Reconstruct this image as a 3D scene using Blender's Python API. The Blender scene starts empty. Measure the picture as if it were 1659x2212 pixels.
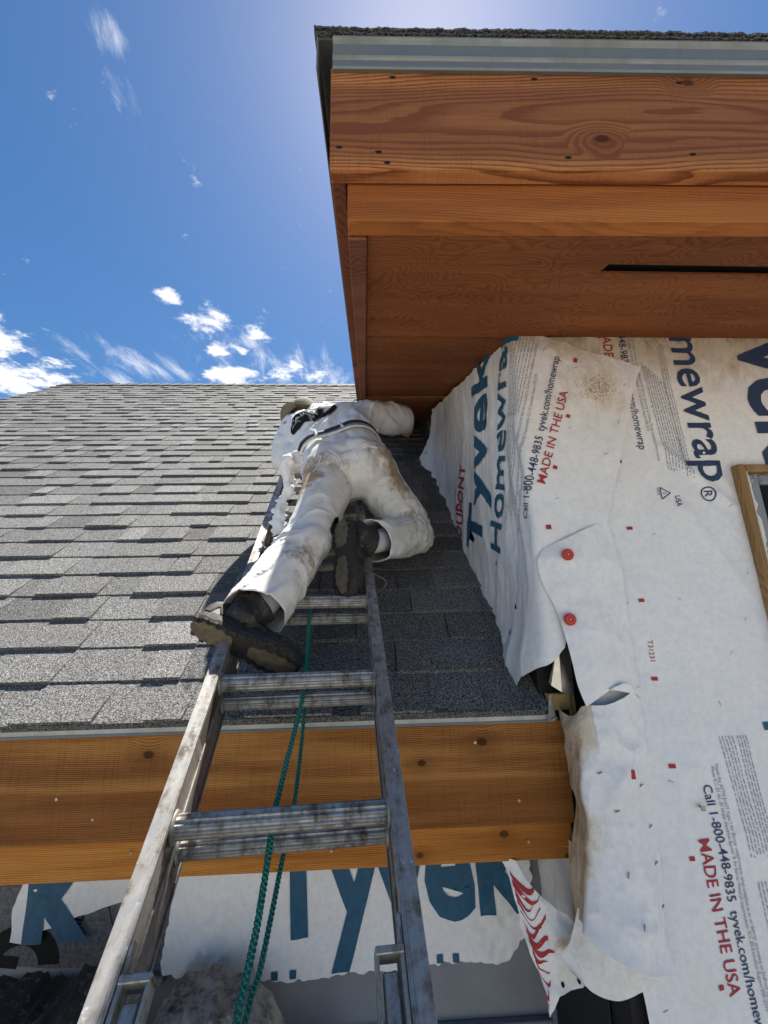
import bpy, bmesh, math, random
import numpy as np
from mathutils import Vector, Matrix
from mathutils.bvhtree import BVHTree

random.seed(7); RNG = np.random.default_rng(7)
scene = bpy.context.scene
ZO = 3.2                      # eye height above the ground; scene coordinates below are relative to it
# ------------------------------------------------------------------ camera
PITCH, YAW, ROLL = map(math.radians, (14.0, 2.6, 1.23))
_f = Vector((math.sin(YAW)*math.cos(PITCH), math.cos(YAW)*math.cos(PITCH), math.sin(PITCH)))
_r = Vector((math.cos(YAW), -math.sin(YAW), 0)); _u = _r.cross(_f)
CR = math.cos(ROLL)*_r - math.sin(ROLL)*_u; CU = math.sin(ROLL)*_r + math.cos(ROLL)*_u
cam = bpy.data.cameras.new('camera'); cam_o = bpy.data.objects.new('camera', cam)
scene.collection.objects.link(cam_o)
cam_o.matrix_world = Matrix(((CR.x, CU.x, -_f.x, 0), (CR.y, CU.y, -_f.y, 0), (CR.z, CU.z, -_f.z, ZO), (0, 0, 0, 1)))
cam.sensor_fit = 'HORIZONTAL'; cam.sensor_width = 36.0; cam.lens = 36.0*900/1659
cam.clip_start = 0.02; cam.clip_end = 5000
scene.camera = cam_o
# ------------------------------------------------------------------ sky, sun, exposure
SUN_EL, SUN_AZ = math.radians(62.5), math.radians(13.4)     # azimuth from +Y towards +X
world = bpy.data.worlds.new('World'); scene.world = world; world.use_nodes = True
world.cycles.sampling_method = 'MANUAL'; world.cycles.sample_map_resolution = 256
wt = world.node_tree; wt.nodes.clear()
def wn(t, **k):
    n = wt.nodes.new(t)
    for a, b in k.items(): setattr(n, a, b)
    return n
def wmath(op, a, b=None, clamp=False):
    n = wn('ShaderNodeMath', operation=op); n.use_clamp = clamp
    for i, v in enumerate((a, b)):
        if v is None: continue
        if isinstance(v, (int, float)): n.inputs[i].default_value = v
        else: wt.links.new(v, n.inputs[i])
    return n.outputs[0]
sky = wn('ShaderNodeTexSky', sky_type='NISHITA'); sky.sun_disc = False
sky.sun_elevation = SUN_EL; sky.sun_rotation = SUN_AZ; sky.altitude = 300; sky.air_density = 1.0; sky.dust_density = 0.4; sky.ozone_density = 1.8
tc = wn('ShaderNodeTexCoord'); sep = wn('ShaderNodeSeparateXYZ'); wt.links.new(tc.outputs['Generated'], sep.inputs[0])
zc = wmath('MAXIMUM', sep.outputs[2], 0.06)
comb = wn('ShaderNodeCombineXYZ')
wt.links.new(wmath('DIVIDE', sep.outputs[0], zc), comb.inputs[0]); wt.links.new(wmath('DIVIDE', sep.outputs[1], zc), comb.inputs[1])
def wnoise(scale, detail, rough=0.6, stretch=(1, 1, 1), rot=0.0, dist=0.0):
    m = wn('ShaderNodeMapping'); m.inputs['Scale'].default_value = stretch; m.inputs['Rotation'].default_value = (0, 0, rot)
    wt.links.new(comb.outputs[0], m.inputs['Vector'])
    n = wn('ShaderNodeTexNoise'); n.inputs['Scale'].default_value = scale; n.inputs['Detail'].default_value = detail
    n.inputs['Roughness'].default_value = rough; n.inputs['Distortion'].default_value = dist
    wt.links.new(m.outputs[0], n.inputs['Vector']); return n.outputs['Fac']
puff = wnoise(11.0, 6, 0.66, (1, 1, 1), 0.0, 0.0)
wisp = wnoise(6.0, 6, 0.70, (1.6, 0.55, 1), 0.75, 0.5)
# cumulus and cirrus of this sky: centre on the cloud layer (x/z, y/z), radius, weight
CUM = [(-1.36, 1.36, .17, 1.0), (-1.49, 1.63, .24, 1.0), (-1.22, 1.52, .07, .8), (-1.3, 1.62, .12, .9), (-.62, 1.15, .05, .85), (-.60, 1.24, .06, .8), (-.52, 1.255, .075, .9),
       (-.40, 1.32, .075, .95), (-.56, 1.42, .075, .95), (-.55, 1.60, .13, 1.0), (-.66, 1.60, .08, .8), (-.47, 1.43, .035, .7), (-.32, 1.55, .10, .8), (-.20, 1.60, .07, .7), (-.1, 1.57, .05, .6),
       (1.6, .4, .2, 1.0), (.9, -.9, .22, 1.0), (-1.1, -.7, .2, 1.0), (-2.2, .3, .25, 1.0), (1.5, 1.7, .22, 1.0), (.2, -1.9, .3, 1.0)]
CIR = [(-1.08, 1.44, .15, .75), (-.93, 1.52, .15, .8), (-.80, 1.56, .13, .7), (-.45, 1.46, .22, .80), (-.62, 1.36, .14, .55), (-.25, 1.58, .22, .95), (-1.02, 1.60, .2, .85), (-.28, 1.52, .16, .85), (-.45, .525, .05, .95), (-.47, .60, .06, .62), (-.62, 1.5, .18, .5), (.9, .3, .2, .6), (-.5, -.9, .3, .6), (.5, -1.2, .3, .6), (-1.7, .2, .3, .6)]
def field(lst):
    acc = None
    for x, y, r, w in lst:
        d = wn('ShaderNodeVectorMath', operation='DISTANCE'); wt.links.new(comb.outputs[0], d.inputs[0]); d.inputs[1].default_value = (x, y, 0)
        mr = wn('ShaderNodeMapRange', interpolation_type='SMOOTHSTEP'); wt.links.new(d.outputs['Value'], mr.inputs['Value'])
        mr.inputs['From Min'].default_value = r*1.5; mr.inputs['From Max'].default_value = 0.0; mr.inputs['To Min'].default_value = 0; mr.inputs['To Max'].default_value = w
        acc = mr.outputs[0] if acc is None else wmath('MAXIMUM', acc, mr.outputs[0])
    return acc
def wsmooth(v, a, b):
    mr = wn('ShaderNodeMapRange', interpolation_type='SMOOTHSTEP'); wt.links.new(v, mr.inputs['Value'])
    mr.inputs['From Min'].default_value = a; mr.inputs['From Max'].default_value = b; return mr.outputs[0]
dc = wsmooth(wmath('ADD', wmath('MULTIPLY', field(CUM), 0.85), wmath('MULTIPLY', wmath('SUBTRACT', puff, 0.5), 2.3)), 0.30, 0.85)
dw = wmath('MULTIPLY', wsmooth(wmath('ADD', wmath('MULTIPLY', field(CIR), 0.8), wmath('MULTIPLY', wmath('SUBTRACT', wisp, 0.5), 2.6)), 0.35, 1.3), 0.7)
dens = wmath('MAXIMUM', dc, dw, True)
mixc = wn('ShaderNodeMix', data_type='RGBA'); wt.links.new(dens, mixc.inputs['Factor'])
hs = wn('ShaderNodeHueSaturation'); hs.inputs['Saturation'].default_value = 1.28
wt.links.new(sky.outputs[0], hs.inputs['Color']); wt.links.new(hs.outputs[0], mixc.inputs['A']); mixc.inputs['B'].default_value = (9.0, 9.1, 9.4, 1)
bg = wn('ShaderNodeBackground'); bg.inputs['Strength'].default_value = 0.05
wo = wn('ShaderNodeOutputWorld'); wt.links.new(mixc.outputs['Result'], bg.inputs['Color']); wt.links.new(bg.outputs[0], wo.inputs[0])
sl = bpy.data.lights.new('sun', 'SUN'); sl.energy = 5.0; sl.angle = math.radians(0.53); sl.color = (1.0, 0.95, 0.87)
so = bpy.data.objects.new('sun', sl); scene.collection.objects.link(so)
SUNV = Vector((math.sin(SUN_AZ)*math.cos(SUN_EL), math.cos(SUN_AZ)*math.cos(SUN_EL), math.sin(SUN_EL)))
so.rotation_euler = SUNV.to_track_quat('Z', 'Y').to_euler(); so.location = SUNV*30
scene.view_settings.view_transform = 'Standard'; scene.view_settings.look = 'None'
scene.view_settings.exposure = 1.42; scene.view_settings.gamma = 1.0; scene.view_settings.use_curve_mapping = False
scene.cycles.max_bounces = 6; scene.cycles.diffuse_bounces = 4; scene.cycles.caustics_reflective = False; scene.cycles.caustics_refractive = False
scene.cycles.use_denoising = True; scene.cycles.sample_clamp_indirect = 4.0

# ------------------------------------------------------------------ numpy noise
def _h(ix, iy, iz):
    n = (ix*374761393 + iy*668265263 + iz*1274126177) & 0xffffffff
    n = ((n ^ (n >> 13))*1274126177) & 0xffffffff
    n = ((n ^ (n >> 16))*2246822519) & 0xffffffff
    return ((n ^ (n >> 15)) & 0xffff)/65535.0
def pn(x, y, z=0.0):
    x, y, z = np.broadcast_arrays(np.asarray(x, float), np.asarray(y, float), np.asarray(z, float))
    fx, fy, fz = np.floor(x), np.floor(y), np.floor(z)
    ix, iy, iz = fx.astype(np.int64)+5000, fy.astype(np.int64)+5000, fz.astype(np.int64)+5000
    tx, ty, tz = x-fx, y-fy, z-fz
    tx, ty, tz = [t*t*t*(t*(t*6-15)+10) for t in (tx, ty, tz)]
    o = 0
    for a in (0, 1):
        for b in (0, 1):
            for c in (0, 1):
                o = o + _h(ix+a, iy+b, iz+c)*(tx if a else 1-tx)*(ty if b else 1-ty)*(tz if c else 1-tz)
    return o*2-1
def fbm(x, y, z=0.0, o=4, g=.5):
    s, a, f = 0, 1.0, 1.0
    for i in range(o): s = s + a*pn(np.asarray(x)*f+17.3*i, np.asarray(y)*f+5.1*i, np.asarray(z)*f); a *= g; f *= 2.03
    return s
def ridge(x, y, z=0.0):                                   # sharp creases, 0..1
    return np.clip(1-np.abs(pn(x, y, z))*2.6, 0, 1)**2

# ------------------------------------------------------------------ object helpers
ORG = {}
def link(o): scene.collection.objects.link(o); return o
def tag(o, label=None, cat=None, group=None, kind=None):
    if label: o['label'] = label
    if cat: o['category'] = cat
    if group: o['group'] = group
    if kind: o['kind'] = kind
    return o
def thing(name, loc, label, cat, group=None):
    o = link(bpy.data.objects.new(name, None)); o.empty_display_size = .05
    o.location = (loc[0], loc[1], loc[2]+ZO); ORG[o.name] = np.array(loc, float)
    return tag(o, label, cat, group)
def mk(name, V, Fc, mat, parent=None, smooth=False, attrs=None, org=None):
    V = np.asarray(V, float).reshape(-1, 3)
    if parent is not None: og = ORG[parent.name]
    else: og = np.array(org if org is not None else (V[:, 0].mean(), V[:, 1].mean(), V[:, 2].min()), float)
    me = bpy.data.meshes.new(name); me.from_pydata((V-og).tolist(), [], [tuple(f) for f in Fc]); me.update()
    if mat: me.materials.append(mat)
    if smooth: me.polygons.foreach_set('use_smooth', [True]*len(me.polygons))
    for k, a in (attrs or {}).items():
        at = me.attributes.new(k, 'FLOAT', 'POINT'); at.data.foreach_set('value', np.asarray(a, np.float32))
    o = link(bpy.data.objects.new(name, me)); ORG[o.name] = og
    if parent is not None: o.parent = parent
    else: o.location = (og[0], og[1], og[2]+ZO)
    return o
BOXF = [(0, 3, 2, 1), (4, 5, 6, 7), (0, 1, 5, 4), (1, 2, 6, 5), (2, 3, 7, 6), (3, 0, 4, 7)]
def box8(c, bev=0.0, seg=1):
    if bev <= 0: return np.array(c, float), BOXF
    bm = bmesh.new(); vs = [bm.verts.new(p) for p in c]
    for f in BOXF: bm.faces.new([vs[i] for i in f])
    bmesh.ops.recalc_face_normals(bm, faces=bm.faces[:])
    bmesh.ops.bevel(bm, geom=bm.edges[:], offset=bev, segments=seg, affect='EDGES', profile=.5)
    bm.verts.index_update(); V = np.array([v.co[:] for v in bm.verts]); F = [[v.index for v in f.verts] for f in bm.faces]; bm.free()
    return V, F
def box(x0, x1, y0, y1, z0, z1, bev=0.0):
    return box8([(x0, y0, z0), (x1, y0, z0), (x1, y1, z0), (x0, y1, z0), (x0, y0, z1), (x1, y0, z1), (x1, y1, z1), (x0, y1, z1)], bev)
def join(*parts):
    V, F, n = [], [], 0
    for v, f in parts:
        v = np.asarray(v, float).reshape(-1, 3); V.append(v); F += [[i+n for i in q] for q in f]; n += len(v)
    return np.concatenate(V), F
def frame_box(O, A, B, C, a0, a1, b0, b1, c0, c1, bev=0.0):   # box in a local frame with origin O and unit axes A, B, C
    O, A, B, C = map(np.asarray, (O, A, B, C))
    return box8([O+A*a+B*b+C*c for c in (c0, c1) for a, b in ((a0, b0), (a1, b0), (a1, b1), (a0, b1))], bev)
def tube(path, r, n=8, closed=False, rfun=None):
    P = np.asarray(path, float); m = len(P); T = np.gradient(P, axis=0); T /= np.linalg.norm(T, axis=1)[:, None]+1e-12
    up = np.array([.31, .2, .93]); V = []
    for i in range(m):
        a = np.cross(T[i], up); a /= np.linalg.norm(a)+1e-9; b = np.cross(T[i], a); up = -np.cross(T[i], a) if False else up
        rr = r[i] if hasattr(r, '__len__') else r
        for j in range(n):
            t = 2*math.pi*j/n; q = rr*(rfun(t) if rfun else 1.0); V.append(P[i]+a*math.cos(t)*q+b*math.sin(t)*q)
    F = [(i*n+j, i*n+(j+1) % n, (i+1)*n+(j+1) % n, (i+1)*n+j) for i in range(m-1) for j in range(n)]
    F += [tuple(range(n))[::-1], tuple((m-1)*n+j for j in range(n))]
    return np.array(V), F
def crom(P, n):                                            # Catmull-Rom through points -> n points
    P = np.asarray(P, float); m = len(P); t = np.linspace(0, m-1, n); i = np.clip(np.floor(t).astype(int), 0, m-2); u = (t-i).reshape((-1,)+(1,)*(P.ndim-1))
    p0, p1, p2, p3 = P[np.maximum(i-1, 0)], P[i], P[i+1], P[np.minimum(i+2, m-1)]
    return .5*((2*p1)+(-p0+p2)*u+(2*p0-5*p1+4*p2-p3)*u*u+(-p0+3*p1-3*p2+p3)*u**3)

# ------------------------------------------------------------------ materials
class NT:
    def __init__(s, name):
        s.m = bpy.data.materials.new(name); s.m.use_nodes = True; s.t = s.m.node_tree; s.t.nodes.clear()
        s.out = s.t.nodes.new('ShaderNodeOutputMaterial'); s.b = s.t.nodes.new('ShaderNodeBsdfPrincipled'); s.t.links.new(s.b.outputs[0], s.out.inputs[0])
        s.co = s.t.nodes.new('ShaderNodeTexCoord').outputs['Object']
    def put(s, sock, v):
        if isinstance(v, (int, float)): sock.default_value = v
        elif isinstance(v, (tuple, list)):
            sock.default_value = tuple(v)+((1,) if len(sock.default_value) == 4 and len(v) == 3 else ())
        else: s.t.links.new(v, sock)
    def math(s, op, a, b=0.0, c=None, clamp=False):
        n = s.t.nodes.new('ShaderNodeMath'); n.operation = op; n.use_clamp = clamp
        s.put(n.inputs[0], a); s.put(n.inputs[1], b)
        if c is not None: s.put(n.inputs[2], c)
        return n.outputs[0]
    def map(s, scale=(1, 1, 1), loc=(0, 0, 0), rot=(0, 0, 0), src=None):
        n = s.t.nodes.new('ShaderNodeMapping'); s.put(n.inputs['Vector'], src or s.co)
        n.inputs['Scale'].default_value = scale; n.inputs['Location'].default_value = loc; n.inputs['Rotation'].default_value = rot; return n.outputs[0]
    def noise(s, scale, detail=4, rough=.55, src=None, dist=0.0):
        n = s.t.nodes.new('ShaderNodeTexNoise'); s.put(n.inputs['Vector'], src or s.co); n.inputs['Scale'].default_value = scale
        n.inputs['Detail'].default_value = detail; n.inputs['Roughness'].default_value = rough; n.inputs['Distortion'].default_value = dist; return n.outputs['Fac']
    def voro(s, scale, src=None, feat='F1', rnd=1.0):
        n = s.t.nodes.new('ShaderNodeTexVoronoi'); n.feature = feat; s.put(n.inputs['Vector'], src or s.co); n.inputs['Scale'].default_value = scale; n.inputs['Randomness'].default_value = rnd; return n
    def ss(s, v, a, b, lo=0.0, hi=1.0):
        n = s.t.nodes.new('ShaderNodeMapRange'); n.interpolation_type = 'SMOOTHSTEP'; s.put(n.inputs['Value'], v)
        for k, x in (('From Min', a), ('From Max', b), ('To Min', lo), ('To Max', hi)): n.inputs[k].default_value = x
        return n.outputs[0]
    def mix(s, f, a, b, mode='MIX'):
        n = s.t.nodes.new('ShaderNodeMix'); n.data_type = 'RGBA'; n.blend_type = mode; s.put(n.inputs['Factor'], f); s.put(n.inputs['A'], a); s.put(n.inputs['B'], b); return n.outputs['Result']
    def gray(s, v):
        n = s.t.nodes.new('ShaderNodeCombineColor')
        for i in range(3): s.put(n.inputs[i], v)
        return n.outputs[0]
    def sepz(s):
        n = s.t.nodes.new('ShaderNodeSeparateXYZ'); s.put(n.inputs[0], s.co); return n.outputs[2]
    def attr(s, name):
        n = s.t.nodes.new('ShaderNodeAttribute'); n.attribute_name = name; return n.outputs['Fac']
    def bump(s, h, strength=.3, dist=.002, nrm=None):
        n = s.t.nodes.new('ShaderNodeBump'); n.inputs['Strength'].default_value = strength; n.inputs['Distance'].default_value = dist; s.put(n.inputs['Height'], h)
        if nrm is not None: s.put(n.inputs['Normal'], nrm)
        s.t.links.new(n.outputs[0], s.b.inputs['Normal']); return n.outputs[0]
    def fin(s, col, rough=.7, metal=0.0, spec=.4):
        s.put(s.b.inputs['Base Color'], col); s.put(s.b.inputs['Roughness'], rough); s.put(s.b.inputs['Metallic'], metal); s.b.inputs['Specular IOR Level'].default_value = spec; return s.m
def flat(name, col, rough=.7, metal=0.0, spec=.4, var=.15, scale=30):
    k = NT(name); n = k.noise(scale, 5)
    return k.fin(k.mix(k.math('MULTIPLY', k.ss(n, .3, .7), var*2), col, tuple(c*.6 for c in col)), rough, metal, spec)
def wood(name, light, dark, run='X', freq=160, tilt=.03, seed=0, knots=.55, off=(0, 0, 0), rough=.72, saw=.5, kscale=5.0, arch=.16, wander=.8, band=None, ringamt=.42):
    k = NT(name); oi = k.t.nodes.new('ShaderNodeObjectInfo')
    if run == 'Y': src = k.map(rot=(0, 0, math.radians(90)))
    elif run == 'Z': src = k.map(rot=(0, math.radians(90), 0))
    else: src = k.co
    va = k.t.nodes.new('ShaderNodeVectorMath'); va.operation = 'ADD'; k.put(va.inputs[0], src)
    sc = k.t.nodes.new('ShaderNodeVectorMath'); sc.operation = 'MULTIPLY'; cb = k.t.nodes.new('ShaderNodeCombineXYZ')
    rr = k.math('ADD', oi.outputs['Random'], seed*.37)
    k.put(cb.inputs[0], k.math('MULTIPLY', rr, 7.0)); k.put(cb.inputs[1], off[1]); k.put(cb.inputs[2], off[2]); k.put(va.inputs[1], cb.outputs[0]); src = va.outputs[0]
    sp = k.t.nodes.new('ShaderNodeSeparateXYZ'); k.put(sp.inputs[0], src); x, y, z = sp.outputs
    kv = k.t.nodes.new('ShaderNodeTexVoronoi'); kv.voronoi_dimensions = '2D'; kc_ = k.t.nodes.new('ShaderNodeCombineXYZ'); k.put(kc_.inputs[0], k.math('MULTIPLY', x, kscale*.8)); k.put(kc_.inputs[1], k.math('MULTIPLY', z, kscale*1.15)); k.put(kv.inputs['Vector'], kc_.outputs[0]); kv.inputs['Scale'].default_value = 1.0; kd = kv.outputs['Distance']
    ks = k.t.nodes.new('ShaderNodeSeparateColor'); k.put(ks.inputs[0], kv.outputs['Color'])
    on = k.math('GREATER_THAN', ks.outputs[0], 1-knots)
    kr = k.math('ADD', .025, k.math('MULTIPLY', ks.outputs[1], .055))
    kmask = k.math('MULTIPLY', on, k.math('SUBTRACT', 1.0, k.ss(k.math('DIVIDE', kd, kr), .6, 1.15)))
    khalo = k.math('MULTIPLY', on, k.math('SUBTRACT', 1.0, k.ss(k.math('DIVIDE', kd, kr), .5, 5.0)))
    n1 = k.noise(1.0, 3, .5, k.map((wander, 3, 2.0), src=src)); n2 = k.noise(1.0, 4, .6, k.map((3, 30, 22), src=src))
    zz = k.math('ADD', z, k.math('MULTIPLY', k.math('SUBTRACT', n1, .5), arch*2)); yy = k.math('ADD', .045, k.math('MULTIPLY', k.math('SUBTRACT', n1, .45), tilt*3))
    r = k.math('SQRT', k.math('ADD', k.math('MULTIPLY', zz, zz), k.math('MULTIPLY', yy, yy)))
    ph = k.math('ADD', k.math('MULTIPLY', r, freq), k.math('ADD', k.math('MULTIPLY', n2, 1.6), k.math('MULTIPLY', khalo, 3.2)))
    fr = k.math('FRACT', ph); ring = k.math('MULTIPLY', k.ss(fr, .30, .88), k.math('SUBTRACT', 1.0, k.ss(fr, .90, 1.0)))
    fib = k.noise(1.0, 5, .7, k.map((6, 200, 420), src=src)); sawn = k.noise(1.0, 3, .6, k.map((420, 20, 9), src=src))
    blot = k.noise(1.0, 5, .6, k.map((1.1, 3, 17), src=src))
    f = k.math('ADD', k.math('MULTIPLY', ring, ringamt), k.math('ADD', k.math('MULTIPLY', k.ss(fib, .38, .66), .26), k.math('ADD', k.math('MULTIPLY', k.ss(blot, .34, .68), .55), k.math('MULTIPLY', k.ss(sawn, .5, .72), .26*saw))), None, True)
    col = k.mix(f, light, dark)
    if band:                                                # heartwood stripe between paler sapwood edges
        bz = k.math('ABSOLUTE', k.math('ADD', k.math('SUBTRACT', k.sepz(), band[0]), k.math('MULTIPLY', k.math('SUBTRACT', n1, .5), .09)))
        hw = k.math('SUBTRACT', 1.0, k.ss(bz, band[1]*.85, band[1]*1.1)); col = k.mix(k.math('MULTIPLY', hw, .5), col, band[2])
    col = k.mix(k.math('MULTIPLY', khalo, .35), col, tuple(c*.7 for c in dark)); col = k.mix(k.math('MULTIPLY', kmask, .85), col, tuple(c*.28 for c in dark))
    h = k.math('ADD', k.math('MULTIPLY', ring, -.6), k.math('ADD', k.math('MULTIPLY', fib, .7), k.math('MULTIPLY', sawn, saw)))
    k.bump(h, .55, .0016)
    return k.fin(col, k.ss(fib, .2, .8, rough, rough+.18), 0, .18)
M = {}
M['fascia_up'] = wood('cedar upper fascia', (.53, .225, .075), (.20, .062, .024), seed=1, freq=135, arch=.16, off=(0, 0, -4.09), wander=.7, band=(4.08, .085, (.185, .06, .03)), ringamt=.7, saw=.9)
M['fascia_up2'] = wood('cedar upper frieze', (.46, .165, .042), (.22, .062, .018), seed=4, freq=170, arch=.08, off=(0, 0, -3.8), wander=.6, ringamt=.25, knots=.3)
M['fascia_lo'] = wood('cedar lower fascia', (.53, .25, .07), (.17, .058, .014), seed=2, freq=230, arch=.05, off=(0, 0, -2.55), knots=.62, kscale=5.5, wander=.5, ringamt=.55, saw=.9, band=(2.705, .06, (.155, .045, .010)))
M['frieze_lo'] = wood('cedar lower frieze', (.62, .27, .055), (.27, .085, .016), seed=12, freq=260, arch=.04, off=(0, 0, -2.5), knots=.4, kscale=6, wander=.5, ringamt=.45)
M['cedar_y'] = wood('cedar rake board', (.34, .13, .06), (.16, .055, .03), run='Y', seed=3)
M['ply'] = wood('stained soffit plywood', (.36, .12, .034), (.17, .05, .014), seed=5, freq=60, arch=.5, knots=.0, saw=.15, wander=2.0, off=(0, .4, 0), rough=.62)
M['raw'] = wood('raw framing lumber', (.62, .42, .17), (.38, .22, .08), seed=8, freq=200, knots=.2)
M['rawz'] = wood('raw window buck', (.40, .26, .12), (.2, .115, .05), run='Z', seed=9, freq=200, knots=.2)
def shingle_mat():
    k = NT('asphalt shingle granules'); t = k.attr('tone')
    c = k.voro(520.0).outputs['Color']; sc = k.t.nodes.new('ShaderNodeSeparateColor'); k.put(sc.inputs[0], c); g = sc.outputs[0]
    g2 = k.noise(230, 2, .6); bl = k.noise(14, 4, .6)
    v = k.math('ADD', k.math('MULTIPLY', k.math('POWER', g, 2.2), .30), k.math('MULTIPLY', k.ss(g2, .42, .74), .22))
    v = k.math('MULTIPLY', k.math('ADD', v, .012), k.math('ADD', k.math('MULTIPLY', t, 1.0), k.math('MULTIPLY', bl, .25)))
    col = k.mix(1.0, k.gray(v), k.mix(sc.outputs[1], (1.06, 1.0, .90), (.94, .97, 1.0)), 'MULTIPLY')
    k.bump(k.math('ADD', g, g2), .9, .0012)
    return k.fin(col, .88, 0, .25)
M['shingle'] = shingle_mat()
def metal_mat(name, col, rough, dirt, dcol, sc=40, spatter=0.0, metal=.9):
    k = NT(name); n = k.noise(sc, 6, .65); st = k.noise(1.0, 5, .6, k.map((sc*1.5, sc*.25, sc*.25)))
    d = k.math('MULTIPLY', k.ss(k.math('ADD', k.math('MULTIPLY', n, .6), k.math('MULTIPLY', st, .4)), .42, .66), dirt)
    c = k.mix(d, col, dcol)
    mt = k.math('SUBTRACT', metal, k.math('MULTIPLY', d, .55))
    if spatter:
        s = k.ss(k.noise(sc*1.1, 5, .7, k.map(loc=(3, 1, 2))), .62, .66); s = k.math('MULTIPLY', s, spatter)
        c = k.mix(s, c, (.62, .66, .74)); mt = k.math('MULTIPLY', mt, k.math('SUBTRACT', 1.0, s))
    k.bump(k.math('ADD', n, k.math('MULTIPLY', st, .5)), .2, .0015)
    return k.fin(c, k.ss(n, .2, .8, rough, rough+.28), mt, .5)
M['alu'] = metal_mat('weathered aluminium', (.44, .42, .385), .38, 1.0, (.085, .06, .035), 38, .45, .7)
M['alu_dk'] = metal_mat('dark oxidised aluminium', (.26, .25, .235), .42, .8, (.07, .05, .035), 45, .3, .7)
M['drip'] = metal_mat('galvanised drip edge', (.24, .25, .235), .40, .5, (.12, .125, .115), 12, 0, .5)
M['dripw'] = metal_mat('pale drip edge', (.46, .46, .41), .45, .5, (.26, .25, .22), 12, 0, .3)
M['flash'] = metal_mat('mill flashing', (.72, .70, .64), .18, .3, (.45, .4, .3), 14, 0, .95)
M['steel'] = metal_mat('cast hardware', (.45, .43, .38), .42, .8, (.14, .11, .07), 60, .3, .8)
M['black'] = flat('black sheathing', (.012, .012, .013), .75)
M['void'] = flat('dark gap', (.006, .006, .006), .9)
M['graywall'] = flat('grey coated sheathing', (.235, .25, .275), .6, 0, .4, .25, 5)
M['ground'] = flat('pale bounce ground', (.34, .32, .29), .95, 0, .2, .25, 3)  # unseen ground, pale tone chosen to bounce sunlight into the shaded faces
# ================================================================== ground and house
g = mk('ground', *box(-60, 60, -60, 60, -ZO-.1, -ZO), M['ground']); tag(g, kind='structure')
XR = 4.0
def ey(x): return -.0185*(x+.055)
house = thing('house', (0, 1.6, -ZO), 'shingled timber house with cedar fascias, half covered in white house wrap', 'house')
# ---- main roof: slope 40 degrees, courses of laminated shingles
SL = math.radians(40.03); CS, SN = math.cos(SL), math.sin(SL); EXPO = .143; NC = 39; XL0, XL1 = -4.32, .515
def RP(x, s, h): return (x, 1.264+s*CS-h*SN, -.269+s*SN+h*CS)
def roofz(y): return -.269+(y-1.264)*SN/CS
SMAX = NC*EXPO
roof = mk('roof', *box8([RP(x, s, h) for h in (-.03, -.008) for x, s in ((XL0+.03, .012), (XL1, .012), (XL1, SMAX), (XL0+.03, SMAX))]), M['raw'], house)
tabs = []
for c in range(-1, NC):
    x = XL0-RNG.uniform(0, .12); prev = 0
    while x < XL1:
        w = RNG.choice([.09, .12, .15, .19, .24, .29])*RNG.uniform(.85, 1.15); raised = 1-prev if RNG.random() < .82 else prev
        x0, x1 = max(x, XL0+RNG.uniform(-.006, .006)), min(x+w, XL1); x += w; prev = raised
        if x1-x0 < .02: continue
        t = (.0122 if raised else .0050)*RNG.uniform(.85, 1.2); jt = RNG.normal(0, .0012)
        tone = (1.0 if raised else .86)*RNG.choice([.72, .84, .95, 1.06, 1.2], p=[.12, .25, .3, .22, .11])
        k0, k1 = RNG.uniform(-.006, .006, 2) if raised else (0, 0)
        s0 = c*EXPO+jt if c >= 0 else -.004; s1 = (c+1)*EXPO+.012 if c >= 0 else .08
        if c < 0: t, tone = .005, .6
        lift = .002*RNG.random()
        hb = -.017 if c < 0 else lift-.001
        V = [RP(x0, s0, hb), RP(x1, s0, hb), RP(x1-k1, s1, -.006), RP(x0+k0, s1, -.006),
             RP(x0+.0015, s0+.0008, t+lift), RP(x1-.0015, s0+.0008, t+lift), RP(x1-k1, s1, .001), RP(x0+k0, s1, .001)]
        zcam = (x0+x1)/2*_f.x+V[0][1]*_f.y+V[0][2]*_f.z; xc = (x0+x1)/2
        vis = -1.0 < xc/zcam < .9 and zcam > .6
        size = (x1-x0)*(.35 if c < 0 else 1)/zcam**2*(1.0 if vis else .02)
        tabs.append((size, V, tone))
tabs.sort(key=lambda q: -q[0])
for size, V, tone in tabs[:300]:
    mk('shingle', V, BOXF, M['shingle'], roof, attrs={'tone': [tone]*8})
V, F = join(*[(v, BOXF) for _, v, _ in tabs[300:]])
tag(mk('shingle_courses', V, F, M['shingle'], roof, attrs={'tone': np.repeat([t for *_, t in tabs[300:]], 8)}), kind='stuff')
x = XL0
while x < .5:                                              # ridge caps
    y0, z0 = 1.264+SMAX*CS, -.269+SMAX*SN; w = .15
    V = []
    for xx, up in ((x, .004), (x+w+.03, .016)):
        V += [(xx, y0-.115, z0-.115*SN/CS+.012+up), (xx, y0+.02, z0+.022+up), (xx, y0+.15, z0-.11+up)]
    mk('ridge_cap', V+[(a, b, c-.006) for a, b, c in V], [(0, 1, 4, 3), (1, 2, 5, 4), (0, 3, 9, 6), (3, 4, 5, 11, 10, 9), (0, 6, 7, 8, 2, 1), (2, 8, 11, 5), (6, 9, 10, 7), (7, 10, 11, 8)], M['shingle'], roof, attrs={'tone': [RNG.uniform(.6, 1.0)]*12}); x += w
bs = [(xx, 1.264+SMAX*CS+d, -.269+SMAX*SN-d*SN/CS+o) for o in (-.03, 0) for xx, d in ((XL0, .02), (XL1+3.5, .02), (XL1+3.5, 4.2), (XL0, 4.2))]
mk('rear_roof_slope', *box8(bs), M['shingle'], house, attrs={'tone': [.8]*8})
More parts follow.
